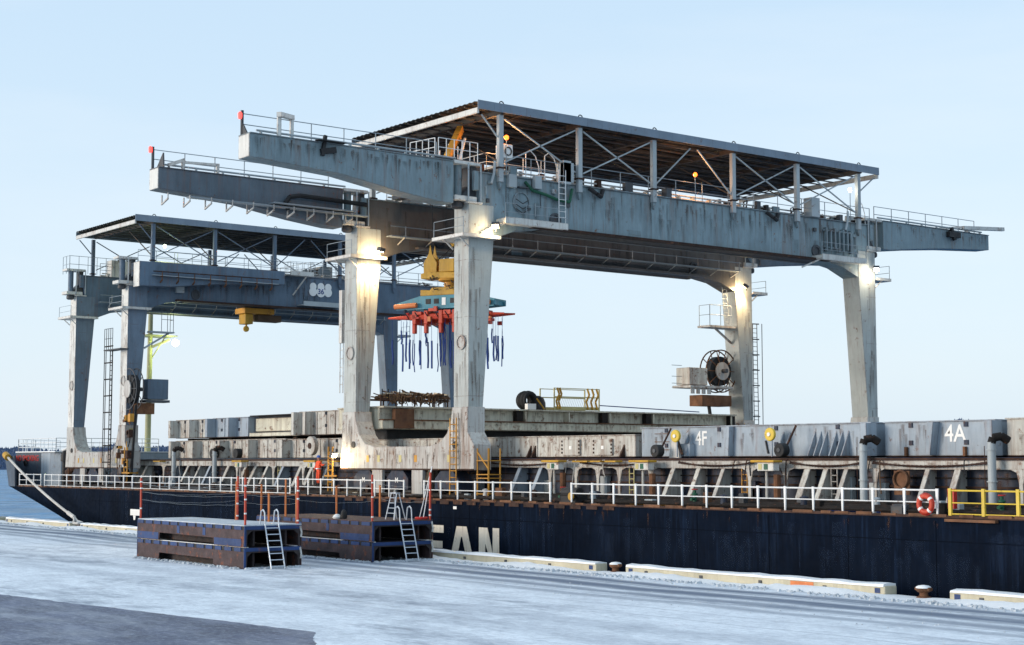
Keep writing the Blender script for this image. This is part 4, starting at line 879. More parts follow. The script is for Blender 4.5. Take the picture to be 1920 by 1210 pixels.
sm_ = MB(); sm_.bar((0, 3.3, 3.32), (0, 3.97, 4.66), .27, .07, (1, 0, 0)); sm_.yz([(3.4, 3.32), (4.5, 3.32), (4.5, 4.6), (4.0, 4.6)], -.02, .02)
sme = sm_.mesh('stay', 'stay_paint'); sm2 = MB(); sm2.bar((0, 3.3, 3.32), (0, 3.97, 4.66), .07, .32, (1, 0, 0)); sm2.yz([(3.4, 3.32), (4.5, 3.32), (4.5, 4.6), (4.0, 4.6)], -.02, .02); sme2 = sm2.mesh('stay', 'stay_paint')
var_ = []
for w_, m_ in ((.32, 'stay_paint'), (.26, 'cover_old'), (.30, 'stay_paint'), (.34, 'cover_old'), (.22, 'stay_paint'), (.28, 'cover_grey')):
    t_ = MB(); t_.bar((0, 3.3, 3.32), (0, 3.97, 4.66), .07, w_, (1, 0, 0)); t_.yz([(3.4, 3.32), (4.5, 3.32), (4.5, 4.6), (4.0, 4.6)], -.02, .02); var_.append(t_.mesh('stay', m_))
random.seed(8)
for i, x in enumerate(stx): inst(random.choice(var_), 'stay', co, (x+random.uniform(-.15, .15), 0, 0))
pv = MB(); pv.box(-.09, .09, 3.75, 3.85, 3.32, 4.70)
for s_ in (-1, 1): pv.add([(0, 3.76, 4.69), (.55*s_, 3.76, 4.69), (.2*s_, 3.76, 4.55), (.1*s_, 3.76, 4.1), (0, 3.76, 4.1), (0, 3.8, 4.69), (.55*s_, 3.8, 4.69), (.2*s_, 3.8, 4.55), (.1*s_, 3.8, 4.1), (0, 3.8, 4.1)],
      [(0, 1, 2, 3, 4), (9, 8, 7, 6, 5)]+[(i, i+5, (i+1) % 5+5, (i+1) % 5) for i in range(5)])
pvm = pv.mesh('frame_post', 'stay_paint')
for x in (-113.4, -101.6, -96.4, -92.4, -66.5, -64.35, -62.6, -60.95, -58.6, -51.9, -49.7, -44.6, -37.4): inst(pvm, 'frame_post', co, (x, 0, 0))
# lockers and machinery behind the stays
random.seed(11)
for i in range(34):
    x = random.uniform(-117, -34); sx = random.uniform(.3, .9); z1 = random.uniform(3.7, 4.35); m_ = random.choice(['pipe_grey', 'coaming_shaded', 'rust', 'dark_steel', 'cover_old'])
    MB().box(x, x+sx, 4.15, 4.45, 3.33, z1).build('coaming_box', m_, co, bevel=.03)
for x, m_ in ((-60.2, 'pale_yellow'), (-52.4, 'orange_yellow'), (-95.9, 'pale_yellow'), (-47.0, 'stay_paint')):
    l_ = MB(); ladder(l_, (x, 3.95, 3.3), (x, 3.95, 4.65), (1, 0, 0), .34, .03, .24); l_.build('coaming_ladder', m_, co)
vh = MB(); vh.torus((-43.2, 3.7, 4.25), (0, 1, 0), .36, .05, 16, 6); vh.box(-43.6, -42.8, 3.78, 3.84, 3.6, 4.6); vh.build('oval_door', 'rust_light', co)
# control boxes with yellow trays
for x, g in ((-65.3, 1), (-58.4, 1), (-50.15, 1), (-99.9, 0), (-90.0, 0), (-73.9, 0)):
    b_ = MB(); b_.box(x-.5, x+.5, 2.95, 3.35, 4.56, 4.93); o = b_.build('control_box', 'white_paint', S, bevel=.03)
    MB().box(x-.85, x+.6, 2.85, 3.45, 4.94, 5.05).build('tray', 'safety_yellow', o, bevel=.04)
    MB().tube((x-.15, 3.2, DK), (x-.15, 3.2, 4.56), .07, 6).build('pedestal', 'stay_paint', o); MB().tube((x+.2, 3.5, DK), (x+.2, 3.5, 4.4), .16, 8).build('cylinder', 'rust_light', o)
    MB().box(x-.08, x+.16, 2.935, 2.948, 4.62, 4.88).build('sign', 'green', o); MB().box(x-.42, x-.2, 2.935, 2.948, 4.62, 4.88).build('sign', 'pale_yellow', o)
for x in (-63.4, -62.0, -61.2, -113.5, -87.9): MB().box(x-.6, x+.6, 3.2, 3.7, 4.94, 5.03).build('yellow_tray', 'safety_yellow', S, bevel=.03)
# vent posts with turned heads
for x in (-44.95, -38.5, -104.4, -111.0):
    o = MB().tube((x, 3.45, DK), (x, 3.45, 5.75), .165, 12).build('vent_post', 'pipe_grey', S, smooth=True)
    MB().path([(x, 3.45, 5.7), (x+.05, 3.5, 5.92), (x+.25, 3.75, 5.98), (x+.4, 4.0, 5.8)], .17, 10).build('vent_head', 'rust_dark', o, smooth=True)
    c_ = MB()
    for z in (4.2, 5.45): c_.disc((x, 3.45, z), (0, 0, 1), .21, .05, 12)
    c_.build('collar', 'pipe_grey', o); MB().tube((x-.3, 3.4, DK), (x-.3, 3.4, 5.6), .02, 4).build('cable', 'rust', o)
# rollers, hose wheels, hydrants, chains
for x in (-57.95, -49.75): MB().disc((x, 3.62, 5.50), (0, 1, 0), .31, .42, 22).build('roller_drum', 'rubber', S, bevel=.04); MB().disc((x, 3.39, 5.50), (0, 1, 0), .1, .04, 12).build('roller_hub', 'dark_steel', S); MB().tube((x+.1, 3.7, 5.5), (x+.25, 4.3, 6.6), .05, 6).build('roller_arm', 'rust', S)
o = MB().disc((-91.2, 3.7, 6.0), (0, 1, 0), .62, .3, 24).build('roller_drum', 'cover_old', S, bevel=.03); MB().disc((-91.2, 3.53, 6.0), (0, 1, 0), .2, .06, 12).build('roller_hub', 'rust', S)
for x in (-101.2, -104.8): MB().disc((x, 3.6, 5.55), (0, 1, 0), .34, .4, 18).build('roller_drum', 'rubber', S)
for x in (-57.15, -50.9): hw = MB().disc((x, 4.1, 6.22), (0, 1, 0), .31, .16, 20).build('hose_wheel', 'rail_yellow', S, bevel=.05); MB().disc((x, 4.0, 6.22), (0, 1, 0), .09, .06, 12).build('wheel_hub', 'white_plain', hw); MB().tube((x+.1, 4.1, 5.2), (x+.1, 4.1, 6.0), .04, 5).build('wheel_stand', 'cover_grey', hw)
for x, y in ((-53.9, 2.2), (-37.2, 2.2), (-62.3, 1.2), (-97.4, 2.2)):
    hy = MB().lathe((x, y, DK), [(.16, 0), (.16, .05), (.09, .07), (.09, .55), (.15, .58), (.15, .64), (.07, .68), (.07, .8)], 12).build('hydrant', 'green', S, smooth=True); MB().torus((x, y, DK+.84), (0, 0, 1), .13, .022, 14, 5).build('handwheel', 'red', hy); MB().tube((x, y-.05, DK+.42), (x+.05, y-.3, DK+.38), .07, 8).build('hose_outlet', 'green', hy)
for x0, x1 in ((-56.6, -51.6), (-49.4, -45.2), (-44.7, -38.8), (-72, -66), (-64, -59)):
    for k_, sag in ((0, .22), (1, .12)):
        c_ = MB(); n = 26; pts = [(x0+(x1-x0)*i/n, 3.78-.03*k_, 4.98-.06*k_-sag*4*(i/n)*(1-i/n)) for i in range(n+1)]
        for a_, b_ in zip(pts, pts[1:]): c_.tube(a_, b_, .045, 5, .026)
        c_.build('lashing_chain', 'rust', S)
dp = MB()
for y, z, r_ in ((1.0, 3.05, .07), (1.35, 3.08, .09), (1.8, 3.02, .06), (2.3, 3.12, .11)): dp.tube((-126, y, z), (10, y, z), r_, 6)
dp.build('deck_pipes', 'rust_dark', S)
random.seed(5)
for i in range(40):
    x = random.uniform(-126, -34); y = random.uniform(.8, 2.6); s_ = random.uniform(.12, .35); h_ = random.uniform(.2, .75)
    MB().box(x-s_, x+s_, y-.15, y+.15, DK, DK+h_).build('deck_fitting', random.choice(['rust', 'rust_dark', 'dark_steel', 'pipe_grey', 'rust_light']), S, bevel=.03)
random.seed(19)
for k_ in range(26):
    x = random.uniform(-117, -36); z1 = random.uniform(3.6, 4.5); dx = random.uniform(-.3, .3)
    MB().path([(x, 3.85, 5.06), (x+.02, 3.74, 5.0), (x+dx*.4, 3.72, (5+z1)/2), (x+dx, 3.74, z1)], random.uniform(.015, .035), 5).build('hanging_rope', random.choice(('rust', 'rope_brown', 'black', 'rope')), S)
for k_ in range(14):
    x = random.uniform(-117, -36); pts = [(x+.5*i_+random.uniform(-.1, .1), 2.6+.35*math.sin(i_*1.3+k_), DK+.06) for i_ in range(7)]
    MB().path(pts, .05, 6).build('deck_hose', random.choice(('black', 'rust', 'strap_blue', 'orange_yellow')), S, smooth=True)
for k_ in range(18):
    x = random.uniform(-117, -36); MB().lathe((x, random.uniform(1.4, 2.7), DK), [(.0+.16, 0), (.17, .25), (.13, .5), (.2, .55), (.2, .6), (.05, .66)], 10).build('air_vent', random.choice(('pipe_grey', 'rust', 'white_paint', 'coaming_shaded')), S, smooth=True)
wn = MB(); wn.box(-61.7, -60.5, .5, 1.3, DK, 3.35); wn.tube((-61.6, .7, 3.45), (-60.4, .7, 3.45), .26, 12); w_ = wn.build('mooring_winch', 'black', S)
MB().disc((-60.65, .35, 3.28), (0, 1, 0), .2, .07, 18).build('brake_wheel', 'safety_yellow', w_)
st = MB(); st.box(-89.3, -87.6, 2.3, 3.0, DK, 3.5); st.build('step_platform', 'rust_dark', S)

# rust and dirt runs on hull, coaming and covers
random.seed(55)
stains(S, 'y', -.004, runs(60, -118, -25, 2.6, 2.84, (.04, .16), (.15, .8)), 'stain_rust'); stains(S, 'y', -.005, runs(160, -112, -25, 1.0, 2.6, (.15, 1.2), (.6, 2.6)), 'hull_salt', 'salt_run')
stains(S, 'y', 3.914, runs(150, -118, -25, 4.85, 5.02, (.1, .6), (.15, .4)), 'stain_rust')
stains(S, 'y', 4.495, runs(90, -118, -25, 4.2, 4.9, (.1, .6), (.4, 1.2)), 'stain_rust')
# ---- painted marks on the hull
def poly(name, pts, m='letter_cream'):
    for k_, pl in enumerate(pts): MB().xz(pl, -.012, .0).build(name, m, hull)
L0, L1 = -.55, 1.56; hb = (L1-L0)
poly('letter_e', [[(-72.55, L0), (-71.95, L0), (-71.95, L1), (-72.55, L1)], [(-71.94, 1.16), (-70.95, 1.16), (-70.95, L1), (-71.94, L1)], [(-71.94, .34), (-71.05, .34), (-71.05, .72), (-71.94, .72)], [(-71.94, L0), (-70.95, L0), (-70.95, -.15), (-71.94, -.15)]])
poly('letter_a', [[(-70.45, L0), (-69.85, L0), (-69.35, 1.0), (-69.25, 1.0), (-69.15, L1), (-69.75, L1)], [(-69.24, 1.0), (-68.72, L0), (-68.1, L0), (-68.85, L1), (-69.14, L1)], [(-69.68, -.1), (-68.9, -.1), (-69.0, .25), (-69.58, .25)]])
poly('letter_n', [[(-67.75, L0), (-67.2, L0), (-67.2, 1.05), (-67.2, L1), (-67.75, L1)], [(-67.19, L1), (-67.19, .75), (-66.56, L0), (-66.56, .25), (-67.0, L1)], [(-66.55, L0), (-66.0, L0), (-66.0, L1), (-66.55, L1)]])
poly('draught_mark', [[(-110.9, 1.05), (-109.3, 1.05), (-109.3, 1.5), (-110.9, 1.5)], [(-110.3, .72), (-110.05, .72), (-109.95, 1.04), (-110.4, 1.04)]], 'white_plain')
MB().box(-70.05, -69.75, -.02, .0, 2.45, 2.6).build('hull_plate', 'white_plain', hull)

# ------------------------------------------------------------------ hatch covers
def cover(label, x0, x1, y0, z0, z1, m, ears=(), panels=0, sockets=0, fins=(), flange=True, group='hatch covers on the ship', rustline=True):
    c = thing('hatch_cover', label, 'hatch cover', ((x0+x1)/2, 19.1, z0), group)
    MB().box(x0, x1, y0, 33.7, z0+.03, z1-.05).build('body', m, c, bevel=.02)
    if flange: MB().box(x0-.05, x1+.05, y0-.06, 33.76, z1-.048, z1).build('top_plate', m, c)
    if rustline: MB().box(x0, x1, y0-.05, y0+.3, z0, z0+.028).build('rusty_lip', 'rust', c)
    nn = int((x1-x0)*(5 if m == 'cover_old' else 2)); stains(c, 'y', y0-.004, runs(nn, x0+.1, x1-.1, (z0+z1)/2, z1-.06, (.05, .35), (.2, z1-z0-.3)), 'stain_rust')
    for x in ears: MB().box(x-.17, x+.17, y0-.72, y0-.002, z0+.02, z1-.05).build('end_rib', m, c, bevel=.015)
    n = panels
    for i in range(n):
        x = x0+(x1-x0)*(i+1)/(n+1); MB().xz([(x-.05, z0+.05), (x+.05, z0+.05), (x+.05, z1-.06), (x-.05, z1-.06)], y0-.05, y0-.001).build('rib', m, c)
    for i in range(sockets):
        x = x0+(x1-x0)*(i+.5)/sockets
        for z in (z0+.62*(z1-z0)*.62, z1-.18):
            s_ = MB(); s_.box(x-.1, x+.1, y0-.05, y0-.001, z-.1, z+.1); o = s_.build('lashing_socket', 'coaming_shaded', c)
    for x in fins: MB().yz([(y0-.55, z0+.04), (y0-.001, z0+.04), (y0-.001, z1-.35)], x-.03, x+.03).build('fin', m, c)
    return c
c = cover('pale grey hatch cover lettered 4F', -60.5, -45.72, 4.9, 5.2, 6.70, 'cover_grey', ears=(-45.55,), panels=0, sockets=4, fins=(-57.1, -56.8, -50.8, -50.4, -48.9, -48.55, -48.2, -47.65, -47.3, -46.95))
text('cover_number', '4F', .98, 'white_plain', c, (-56.6, 4.892, 5.78), sx=.86)
MB().xz([(-54.3, 5.25), (-54.05, 5.25), (-53.95, 6.64), (-54.15, 6.64)], 4.55, 4.89).build('rib', 'cover_grey', c)
br = MB(); br.xz([(-57.75, 5.16), (-57.0, 5.16), (-57.15, 5.9), (-57.3, 6.3), (-57.45, 6.3), (-57.6, 5.9)], 4.2, 4.32); br.build('lifting_bracket', 'white_paint', c)
MB().bar((-57.25, 4.15, 6.35), (-56.8, 4.2, 5.3), .1, .12).build('locking_bar', 'rust_dark', c)
MB().box(-57.3, -56.65, 4.55, 4.89, 5.23, 5.85).build('step_box', 'cover_grey', c)
MB().bar((-51.9, 4.85, 5.95), (-51.75, 4.85, 5.35), .06, .06).build('cleat', 'black', c)
for x in (-59.5, -58.9):
    for z in (5.55, 5.95, 6.35): MB().box(x, x+.45, 4.86, 4.899, z, z+.03).build('foot_rung', 'rust_light', c)
c = cover('pale grey hatch cover lettered 4A', -45.2, -39.55, 5.2, 5.2, 6.70, 'cover_grey', ears=(-39.38,), sockets=2)
text('cover_number', '4A', 1.0, 'white_plain', c, (-42.05, 5.19, 5.82), sx=.92)
MB().xz([(-42.75, 5.25), (-42.5, 5.25), (-42.3, 6.64), (-42.6, 6.64)], 4.75, 5.19).build('rib', 'cover_grey', c)
for x in (-44.0, -41.0): MB().box(x-.06, x+.06, 5.05, 5.19, 5.22, 5.6).build('cleat', 'rust_light', c)
cover('grey hatch cover cut off by the right picture edge', -39.0, -24, 5.2, 5.2, 6.74, 'cover_old', sockets=2)
# hatch under the near crane: weathered base cover with a pontoon stacked across it
c = cover('weathered cream hatch cover under the near crane, below the stacked pontoon', -87.4, -60.75, 4.7, 5.2, 6.36, 'cover_old', panels=9)
for x in (-65.8, -63.2, -77.6):
    p_ = MB(); p_.box(x-.75, x+.75, 4.6, 4.699, 5.3, 6.15); o = p_.build('access_plate', 'cover_old', c)
    for dx in (-.7, .7):
        for i in range(4): MB().box(x+dx-.05, x+dx+.05, 4.575, 4.599, 5.4+.2*i, 5.5+.2*i).build('dog', 'rust', o)
    MB().box(x-.1, x+.1, 4.585, 4.599, 5.62, 5.8).build('plate_sign', 'white_plain', o)
for x in (-69.3, -68.9, -61.6): MB().yz([(4.35, 5.2), (4.699, 5.2), (4.699, 5.85)], x-.05, x+.05).build('fin', 'rust', c)
pn = thing('hatch_pontoon', 'cream steel pontoon hatch cover lying across the ship on a black box that stands for the shaded gap', 'hatch cover', (-84.6, 18.4, 6.37), 'hatch covers on the ship')
X1 = -82.0
MB().box(-87.3, X1-.55, 3.35, 33.6, 6.96, 8.26).build('body', 'cover_beam', pn)
MB().box(-87.35, X1+.05, 3.28, 33.65, 8.262, 8.36).build('top_flange', 'cover_beam', pn)
MB().box(X1-.56, X1+.04, 3.3, 33.62, 7.50, 7.56).build('middle_flange', 'rust_light', pn)
MB().box(X1-.55, X1-.12, 3.3, 33.62, 6.98, 7.49).build('lower_web', 'cover_beam', pn)
for y in (9.6, 14.35, 18.0, 21.6, 25.6, 33.2): MB().box(X1-.55, X1-.05, y-.07, y+.07, 7.57, 8.26).build('stiffener', 'cover_beam', pn)
for y in (13.9, 21.2, 25.2, 33.4): MB().box(X1-.5, X1-.1, y-.28, y+.22, 7.575, 8.24).build('rust_pocket', 'rust_dark', pn)
random.seed(66); stains(pn, 'x', X1-.546, runs(70, 3.6, 33, 7.9, 8.24, (.08, .5), (.2, .6)), 'stain_rust'); stains(pn, 'x', X1-.116, runs(70, 3.6, 33, 7.3, 7.48, (.08, .5), (.15, .45)), 'stain_rust')
MB().box(X1-.3, X1+.07, 4.1, 5.5, 7.0, 8.2).build('rust_panel', 'rust_light', pn)
MB().box(-87.0, X1-1.6, 4.6, 33, 6.365, 6.958).build('gap_shade_box', 'black', pn)  # black box added so the gap under the pontoon looks shaded
# stacked covers towards the bow: lower and upper layer
cover('lower grey hatch cover at the bow end of the left stack', -113.2, -105.2, 4.7, 5.2, 6.55, 'cover_old', ears=(-112.9, -109.2), panels=5, sockets=3)
cover('lower hatch cover in the middle of the left stack', -105.0, -96.2, 4.6, 5.2, 6.55, 'cover_old', ears=(-104.7, -100.4), panels=6, sockets=3)
cover('lower hatch cover of the left stack beside the crane leg', -96.0, -87.6, 4.7, 5.2, 6.5, 'cover_old', ears=(-95.8,), panels=7, sockets=2)
cover('upper hatch cover at the bow end of the left stack', -113.0, -107.2, 4.6, 6.72, 8.12, 'cover_old', ears=(-112.8, -109.6), panels=3, sockets=2)
cover('upper hatch cover second from the bow in the left stack', -106.9, -101.6, 4.6, 6.72, 8.15, 'cover_grey', ears=(-106.7, -103.4), panels=2, sockets=2)
u = thing('hatch_pontoon', 'dark recessed pontoon lying on the left stack of hatch covers', 'hatch cover', (-97.9, 19, 6.66), 'hatch covers on the ship')
MB().box(-101.4, -94.5, 5.3, 33.6, 6.74, 8.14).build('body', 'dark_steel', u); MB().box(-101.4, -94.5, 4.6, 33.7, 8.142, 8.22).build('top_flange', 'rust_dark', u); MB().box(-101.4, -94.5, 4.6, 5.29, 6.74, 6.98).build('bottom_flange', 'cover_beam', u)
MB().box(-101.4, -94.5, 5.1, 5.29, 7.1, 8.0).build('web', 'cover_beam', u)
cover('tall white hatch cover on the left stack next to the crane leg', -94.3, -87.5, 4.6, 6.72, 8.32, 'cover_old', ears=(-94.1, -92.6), panels=5, sockets=1)
for x, lb in zip((-112, -108.5, -105.5, -102.5, -99, -96, -93, -89.5), ('nearest the bow', 'second from the bow', 'third from the bow', 'fourth from the bow', 'under the left half of the dark pontoon', 'under the right half of the dark pontoon', 'second from the crane leg', 'next to the crane leg')):
    s_ = MB(); s_.box(x-.3, x+.3, 5.2, 33, 6.555, 6.715); tag(s_.build('stacking_block', 'rust_dark'), 'dark timber bearer between the stacked hatch covers, '+lb, 'bearer', 'bearers between the stacked covers')
# ------------------------------------------------------------------ load spreader hanging in the near crane
random.seed(21)
sp = thing('load_spreader', 'yellow, blue and red load spreader with blue straps hanging in the near crane', 'spreader', (-77.3, 4.95, 10.6))
cx_, cy_ = -77.3, 4.95; dv = Vector((.90, .436, 0)); nv = Vector((-.436, .90, 0)); CC = Vector((cx_, cy_, 0))
def W(u, v_, z): p = CC+dv*u+nv*v_; return (p.x, p.y, z)
def sbox(u0, u1, v0, v1, z0, z1): return MB().prism([W(u0, v0, z0), W(u1, v0, z0), W(u1, v1, z0), W(u0, v1, z0)], (0, 0, z1-z0))
pr = [(-3.35, 14.1), (-1.7, 14.0), (1.7, 14.0), (3.3, 14.1), (3.3, 14.45), (1.7, 14.8), (-1.7, 14.8), (-3.35, 14.4)]
fr_ = MB().prism([W(u, -.75, z) for u, z in pr], nv*.14).build('spreader_frame', 'teal', sp, bevel=.02); MB().prism([W(u, .61, z) for u, z in pr], nv*.14).build('far_side_plate', 'teal', fr_, bevel=.02)
for u in (-3.2, -2.2, -1.2, -.2, .8, 1.8, 3.1): sbox(u-.06, u+.06, -.61, .61, 14.12, 14.38).build('cross_member', 'teal', fr_)
for u0, u1 in ((-3.3, -1.7), (-1.7, 0), (0, 1.7), (1.7, 3.25)): MB().bar(W(u0, -.77, 14.05), W(u1, -.77, 14.05), .05, .09).build('lower_chord', 'teal', fr_)
for u in (-1.3, -.75, .35, .95): sbox(u, u+.34, -.765, -.752, 14.3, 14.6).build('frame_slot', 'black', fr_)
sbox(-.2, .05, -.77, -.752, 14.2, 14.65).build('frame_sign', 'white_plain', fr_)
for u in (-2.6, 2.3): MB().tube(W(u-.75, -.9, 14.2), W(u+.75, -.9, 14.25), .15, 10).build('side_tube', 'orange', fr_, smooth=True)
y_ = MB().prism([W(-1.8, -.55, 14.81), W(1.3, -.55, 14.81), W(1.1, -.55, 15.3), W(-1.0, -.55, 15.3), (W(-1.15, -.55, 15.15)), W(-1.8, -.55, 15.2)], nv*1.1).build('rotator_base', 'safety_yellow', sp, bevel=.04)
MB().lathe((cx_, cy_, 15.3), [(.42, 0), (.42, .3), (.75, .38), (.8, .5)], 16).build('slewing_ring', 'orange_yellow', y_, smooth=True)
MB().prism([W(-1.75, -.6, 15.85), W(1.6, -.6, 15.75), W(1.6, -.6, 16.1), W(-1.3, -.6, 16.25), W(-1.75, -.6, 16.15)], nv*1.2).build('upper_frame', 'safety_yellow', y_, bevel=.04)
for u in (-1.25, 1.15):
    for v_ in (-.35, .2): MB().prism([W(u-.42, v_, 16.15), W(u+.42, v_, 16.15), W(u+.45, v_, 16.8), W(u+.12, v_, 17.35), W(u, v_, 17.9), W(u-.1, v_, 17.35), W(u-.45, v_, 16.8)], nv*.06).build('sheave_cheek', 'safety_yellow', y_)
    MB().disc(W(u, -.03, 16.75), tuple(nv), .40, .16, 18, .26).build('sheave', 'orange_yellow', y_); MB().disc(W(u, -.03, 16.75), tuple(nv), .12, .5, 10).build('sheave_pin', 'dark_steel', y_)
sbox(-.6, .45, -.45, .45, 16.2, 17.0).build('motor_box', 'safety_yellow', y_, bevel=.05)
for k_ in range(12): u = random.uniform(-1.6, 1.4); z = random.uniform(15.3, 16.2); MB().path([W(u, -.62, z), W(u+.15, -.72, z-.2), W(u+.4, -.65, z-.15)], .03, 5).build('hydraulic_hose', 'black', y_)
MB().lathe((cx_+.2, cy_+.1, 17.75), [(.16, 0), (.2, .12), (.42, .32), (.42, .4)], 14).build('hook_funnel', 'safety_yellow', y_, smooth=True)
rp = MB()
for a_ in range(6): rp.tube((cx_+.2+.14*math.cos(a_), cy_+.1+.14*math.sin(a_), 17.8), W(.9*math.cos(a_*1.05), .4*math.sin(a_*1.05), 17.0), .022, 4)
for dx, dy in ((-.25, -.2), (.5, .3), (.1, .1), (.3, -.1)): rp.tube((cx_+dx, cy_+dy, 17.9), (cx_+dx, cy_+dy, 21.3), .022, 4)
for u in (-1.25, 1.15): rp.tube(W(u, .0, 17.1), W(u*1.05, .0, 21.3), .022, 4)
o = rp.build('hoist_rope', 'black', sp); o['kind'] = 'stuff'
for k_ in range(26):
    u = random.uniform(-2.9, 2.9); v_ = random.choice((-.95, -.85, .8)); z = random.uniform(13.0, 14.0); l = random.uniform(.15, .5)
    sbox(u, u+l, v_, v_+random.uniform(.08, .25), z, z+random.uniform(.08, .3)).build('clamp_link', random.choice(('red_orange', 'red_orange', 'red', 'dark_steel', 'orange')), fr_)
for k_ in range(9): u = -2.7+.68*k_; MB().path([W(u, -.78, 14.0), W(u+.1, -.95, 13.8), W(u+.25, -.95, 13.6), W(u+.3, -.8, 13.4)], .035, 5).build('hydraulic_hose', 'black', fr_)
for v_, z, l in ((-.7, 13.55, 3.9), (.7, 13.62, 3.9), (0, 13.4, 2.6)):
    t_ = MB(); t_.tube(W(-l+1.5, v_, z), W(l-1.5, v_, z), .19, 8); t_.tube(W(-l+1.5, v_, z), W(-l, v_, z), .15, 8, .05); t_.tube(W(l-1.5, v_, z), W(l, v_, z), .15, 8, .05); t_.build('clamp_bar', 'red_orange', sp, smooth=True)
for u in (-2.0, -1.2, -.2, .7, 1.6, 2.2):
    sbox(u-.13, u+.13, -.95, .95, 13.1, 13.9).build('clamp', 'red_orange', sp, bevel=.04); sbox(u-.1, u+.1, -.98, -.7, 12.55, 13.1).build('clamp_finger', 'red_orange', sp, bevel=.03)
for i in range(42):
    u = -3.75+7.5*i/41+random.uniform(-.08, .08); v_ = random.choice((-.8, -.6, 0, .65)); z1 = 13.45; ln = random.choice((1.5, 2.6, 2.8, 2.9, 3.0))+random.uniform(-.15, .15); sw = random.uniform(-.06, .06); s_ = MB()
    s_.tube(W(u, v_, z1), W(u+sw, v_, z1-ln*.45), .014, 4); s_.path([W(u+sw, v_, z1-ln*.45), W(u+sw+random.uniform(-.05, .05), v_, z1-ln*.65), W(u+sw+random.uniform(-.06, .06), v_+.02, z1-ln*.85), W(u+sw*1.3, v_+.02, z1-ln)], random.choice((.035, .05, .06)), 5); s_.build('strap', 'strap_blue', sp)
for i in range(26):
    u = random.uniform(-.6, 1.9); v_ = random.uniform(-.7, .6); ln = random.uniform(1.2, 2.7)
    MB().path([W(u, v_, 13.2), W(u+random.uniform(-.15, .15), v_, 13.2-ln*.5), W(u+random.uniform(-.15, .15), v_, 13.2-ln)], .04, 4).build('rope_end', random.choice(('strap_blue', 'rope_brown', 'strap_blue')), sp)

# ------------------------------------------------------------------ loose gear on the pontoon
rk = thing('dunnage_rack', 'rusty steel rack heaped with ropes and timber on the pontoon', 'rack', (-83.2, 5.9, 8.36))
f_ = MB()
for y in (3.4, 4.5, 5.9, 7.3, 8.4):
    for x in (-83.9, -82.5): f_.bar((x, y, 8.362), (x, y, 9.0), .07, .07)
for x in (-83.9, -82.5): f_.bar((x, 3.35, 8.78), (x, 8.45, 8.78), .08, .12)
f_.build('frame', 'rust', rk)
for y in (3.5, 3.95, 4.8): MB().tube((-82.5, y, 8.8), (-82.5, y, 9.42), .035, 5).build('stake', 'rust_dark', rk)
random.seed(4); pl = MB()
for i in range(150):
    y = random.uniform(3.7, 8.3); z = 8.9+random.random()*.42*(1-abs(y-6.2)/3.4); x = random.uniform(-83.8, -82.5); a_ = random.uniform(0, 6.3); l = random.uniform(.2, .7)
    pl.tube((x, y-l*math.cos(a_)*.9, z-.1*random.random()), (x+.5*math.sin(a_), y+l*math.cos(a_)*.9, z+random.uniform(-.14, .2)), random.uniform(.025, .07), 5)
o = pl.build('rope_heap', 'rope_brown', rk); o['kind'] = 'stuff'
pl = MB()
for i in range(60):
    y = random.uniform(3.9, 8.3); x = -82.45+random.uniform(-.1, .05); pl.path([(x, y, 9.05), (x+.05, y+random.uniform(-.2, .2), 8.75), (x, y+random.uniform(-.3, .3), 8.75-random.uniform(.05, .38))], random.uniform(.02, .05), 4)
o = pl.build('hanging_ropes', 'rope_brown', rk); o['kind'] = 'stuff'
for i in range(9):
    y = 4+.5*i+random.uniform(-.15, .15); MB().bar((-83.6, y, 9.1+.1*(i % 3)), (-82.4, y+random.uniform(-.5, .5), 9.15), .12, .08).build('timber', 'cover_beam', rk)
hc = thing('hose_coil', 'black hose coil and tarpaulin heap left of the yellow basket', 'hose', (-83, 15.3, 8.36))
h = MB()
for i in range(5): h.torus((-83.3+.18*i, 15.1, 8.98), (1, 0, 0), .48+.04*(i % 2), .13, 22, 7)
h.build('coil', 'rubber', hc, smooth=True)
t_ = MB(); t_.lathe((-83, 16.0, 8.362), [(.6, 0), (.58, .5), (.45, .8), (.2, .95)], 9); t_.build('tarpaulin', 'black', hc, smooth=True)
MB().box(-82.5, -82.2, 14.6, 15.3, 8.362, 8.75).build('white_box', 'white_plain', hc); MB().bar((-82.2, 15.35, 9.1), (-82.1, 15.9, 8.4), .12, .06).build('yellow_strap', 'safety_yellow', hc)
bk = thing('basket', 'yellow steel basket with ropes draped at its ends on the pontoon', 'basket', (-82.8, 18.7, 8.36))
b_ = MB()
for x in (-83.6, -82.1):
    for y in (16.75, 20.65): b_.bar((x, y, 8.362), (x, y, 9.85), .07, .07)
    b_.bar((x, 16.75, 9.82), (x, 20.65, 9.82), .05, .05); b_.bar((x, 16.75, 9.25), (x, 20.65, 9.25), .05, .07); b_.bar((x, 16.75, 8.5), (x, 20.65, 8.5), .06, .22)
b_.build('frame', 'pale_yellow', bk)
g_ = MB()
for i in range(16): y = 17.2+.2*i; g_.tube((-82.1, y, 9.22), (-82.1, y+.3, 8.6), .012, 4)
g_.build('mesh_panel', 'rail_grey', bk)
for yy in (17.0, 17.2, 19.6, 20.0, 20.4): MB().path([(-82.1, yy, 9.85), (-82.0, yy+.1, 9.4), (-82.1, yy-.08, 8.95), (-82.0, yy, 8.45)], .075, 5).build('draped_rope', 'safety_yellow', bk)
tag(MB().tube((-82.2, 20.7, 8.75), (-79.5, 27.5, 8.37), .035, 5).build('blue_rope', 'strap_blue'), 'thin blue rope running from the basket over the pontoon edge', 'rope')

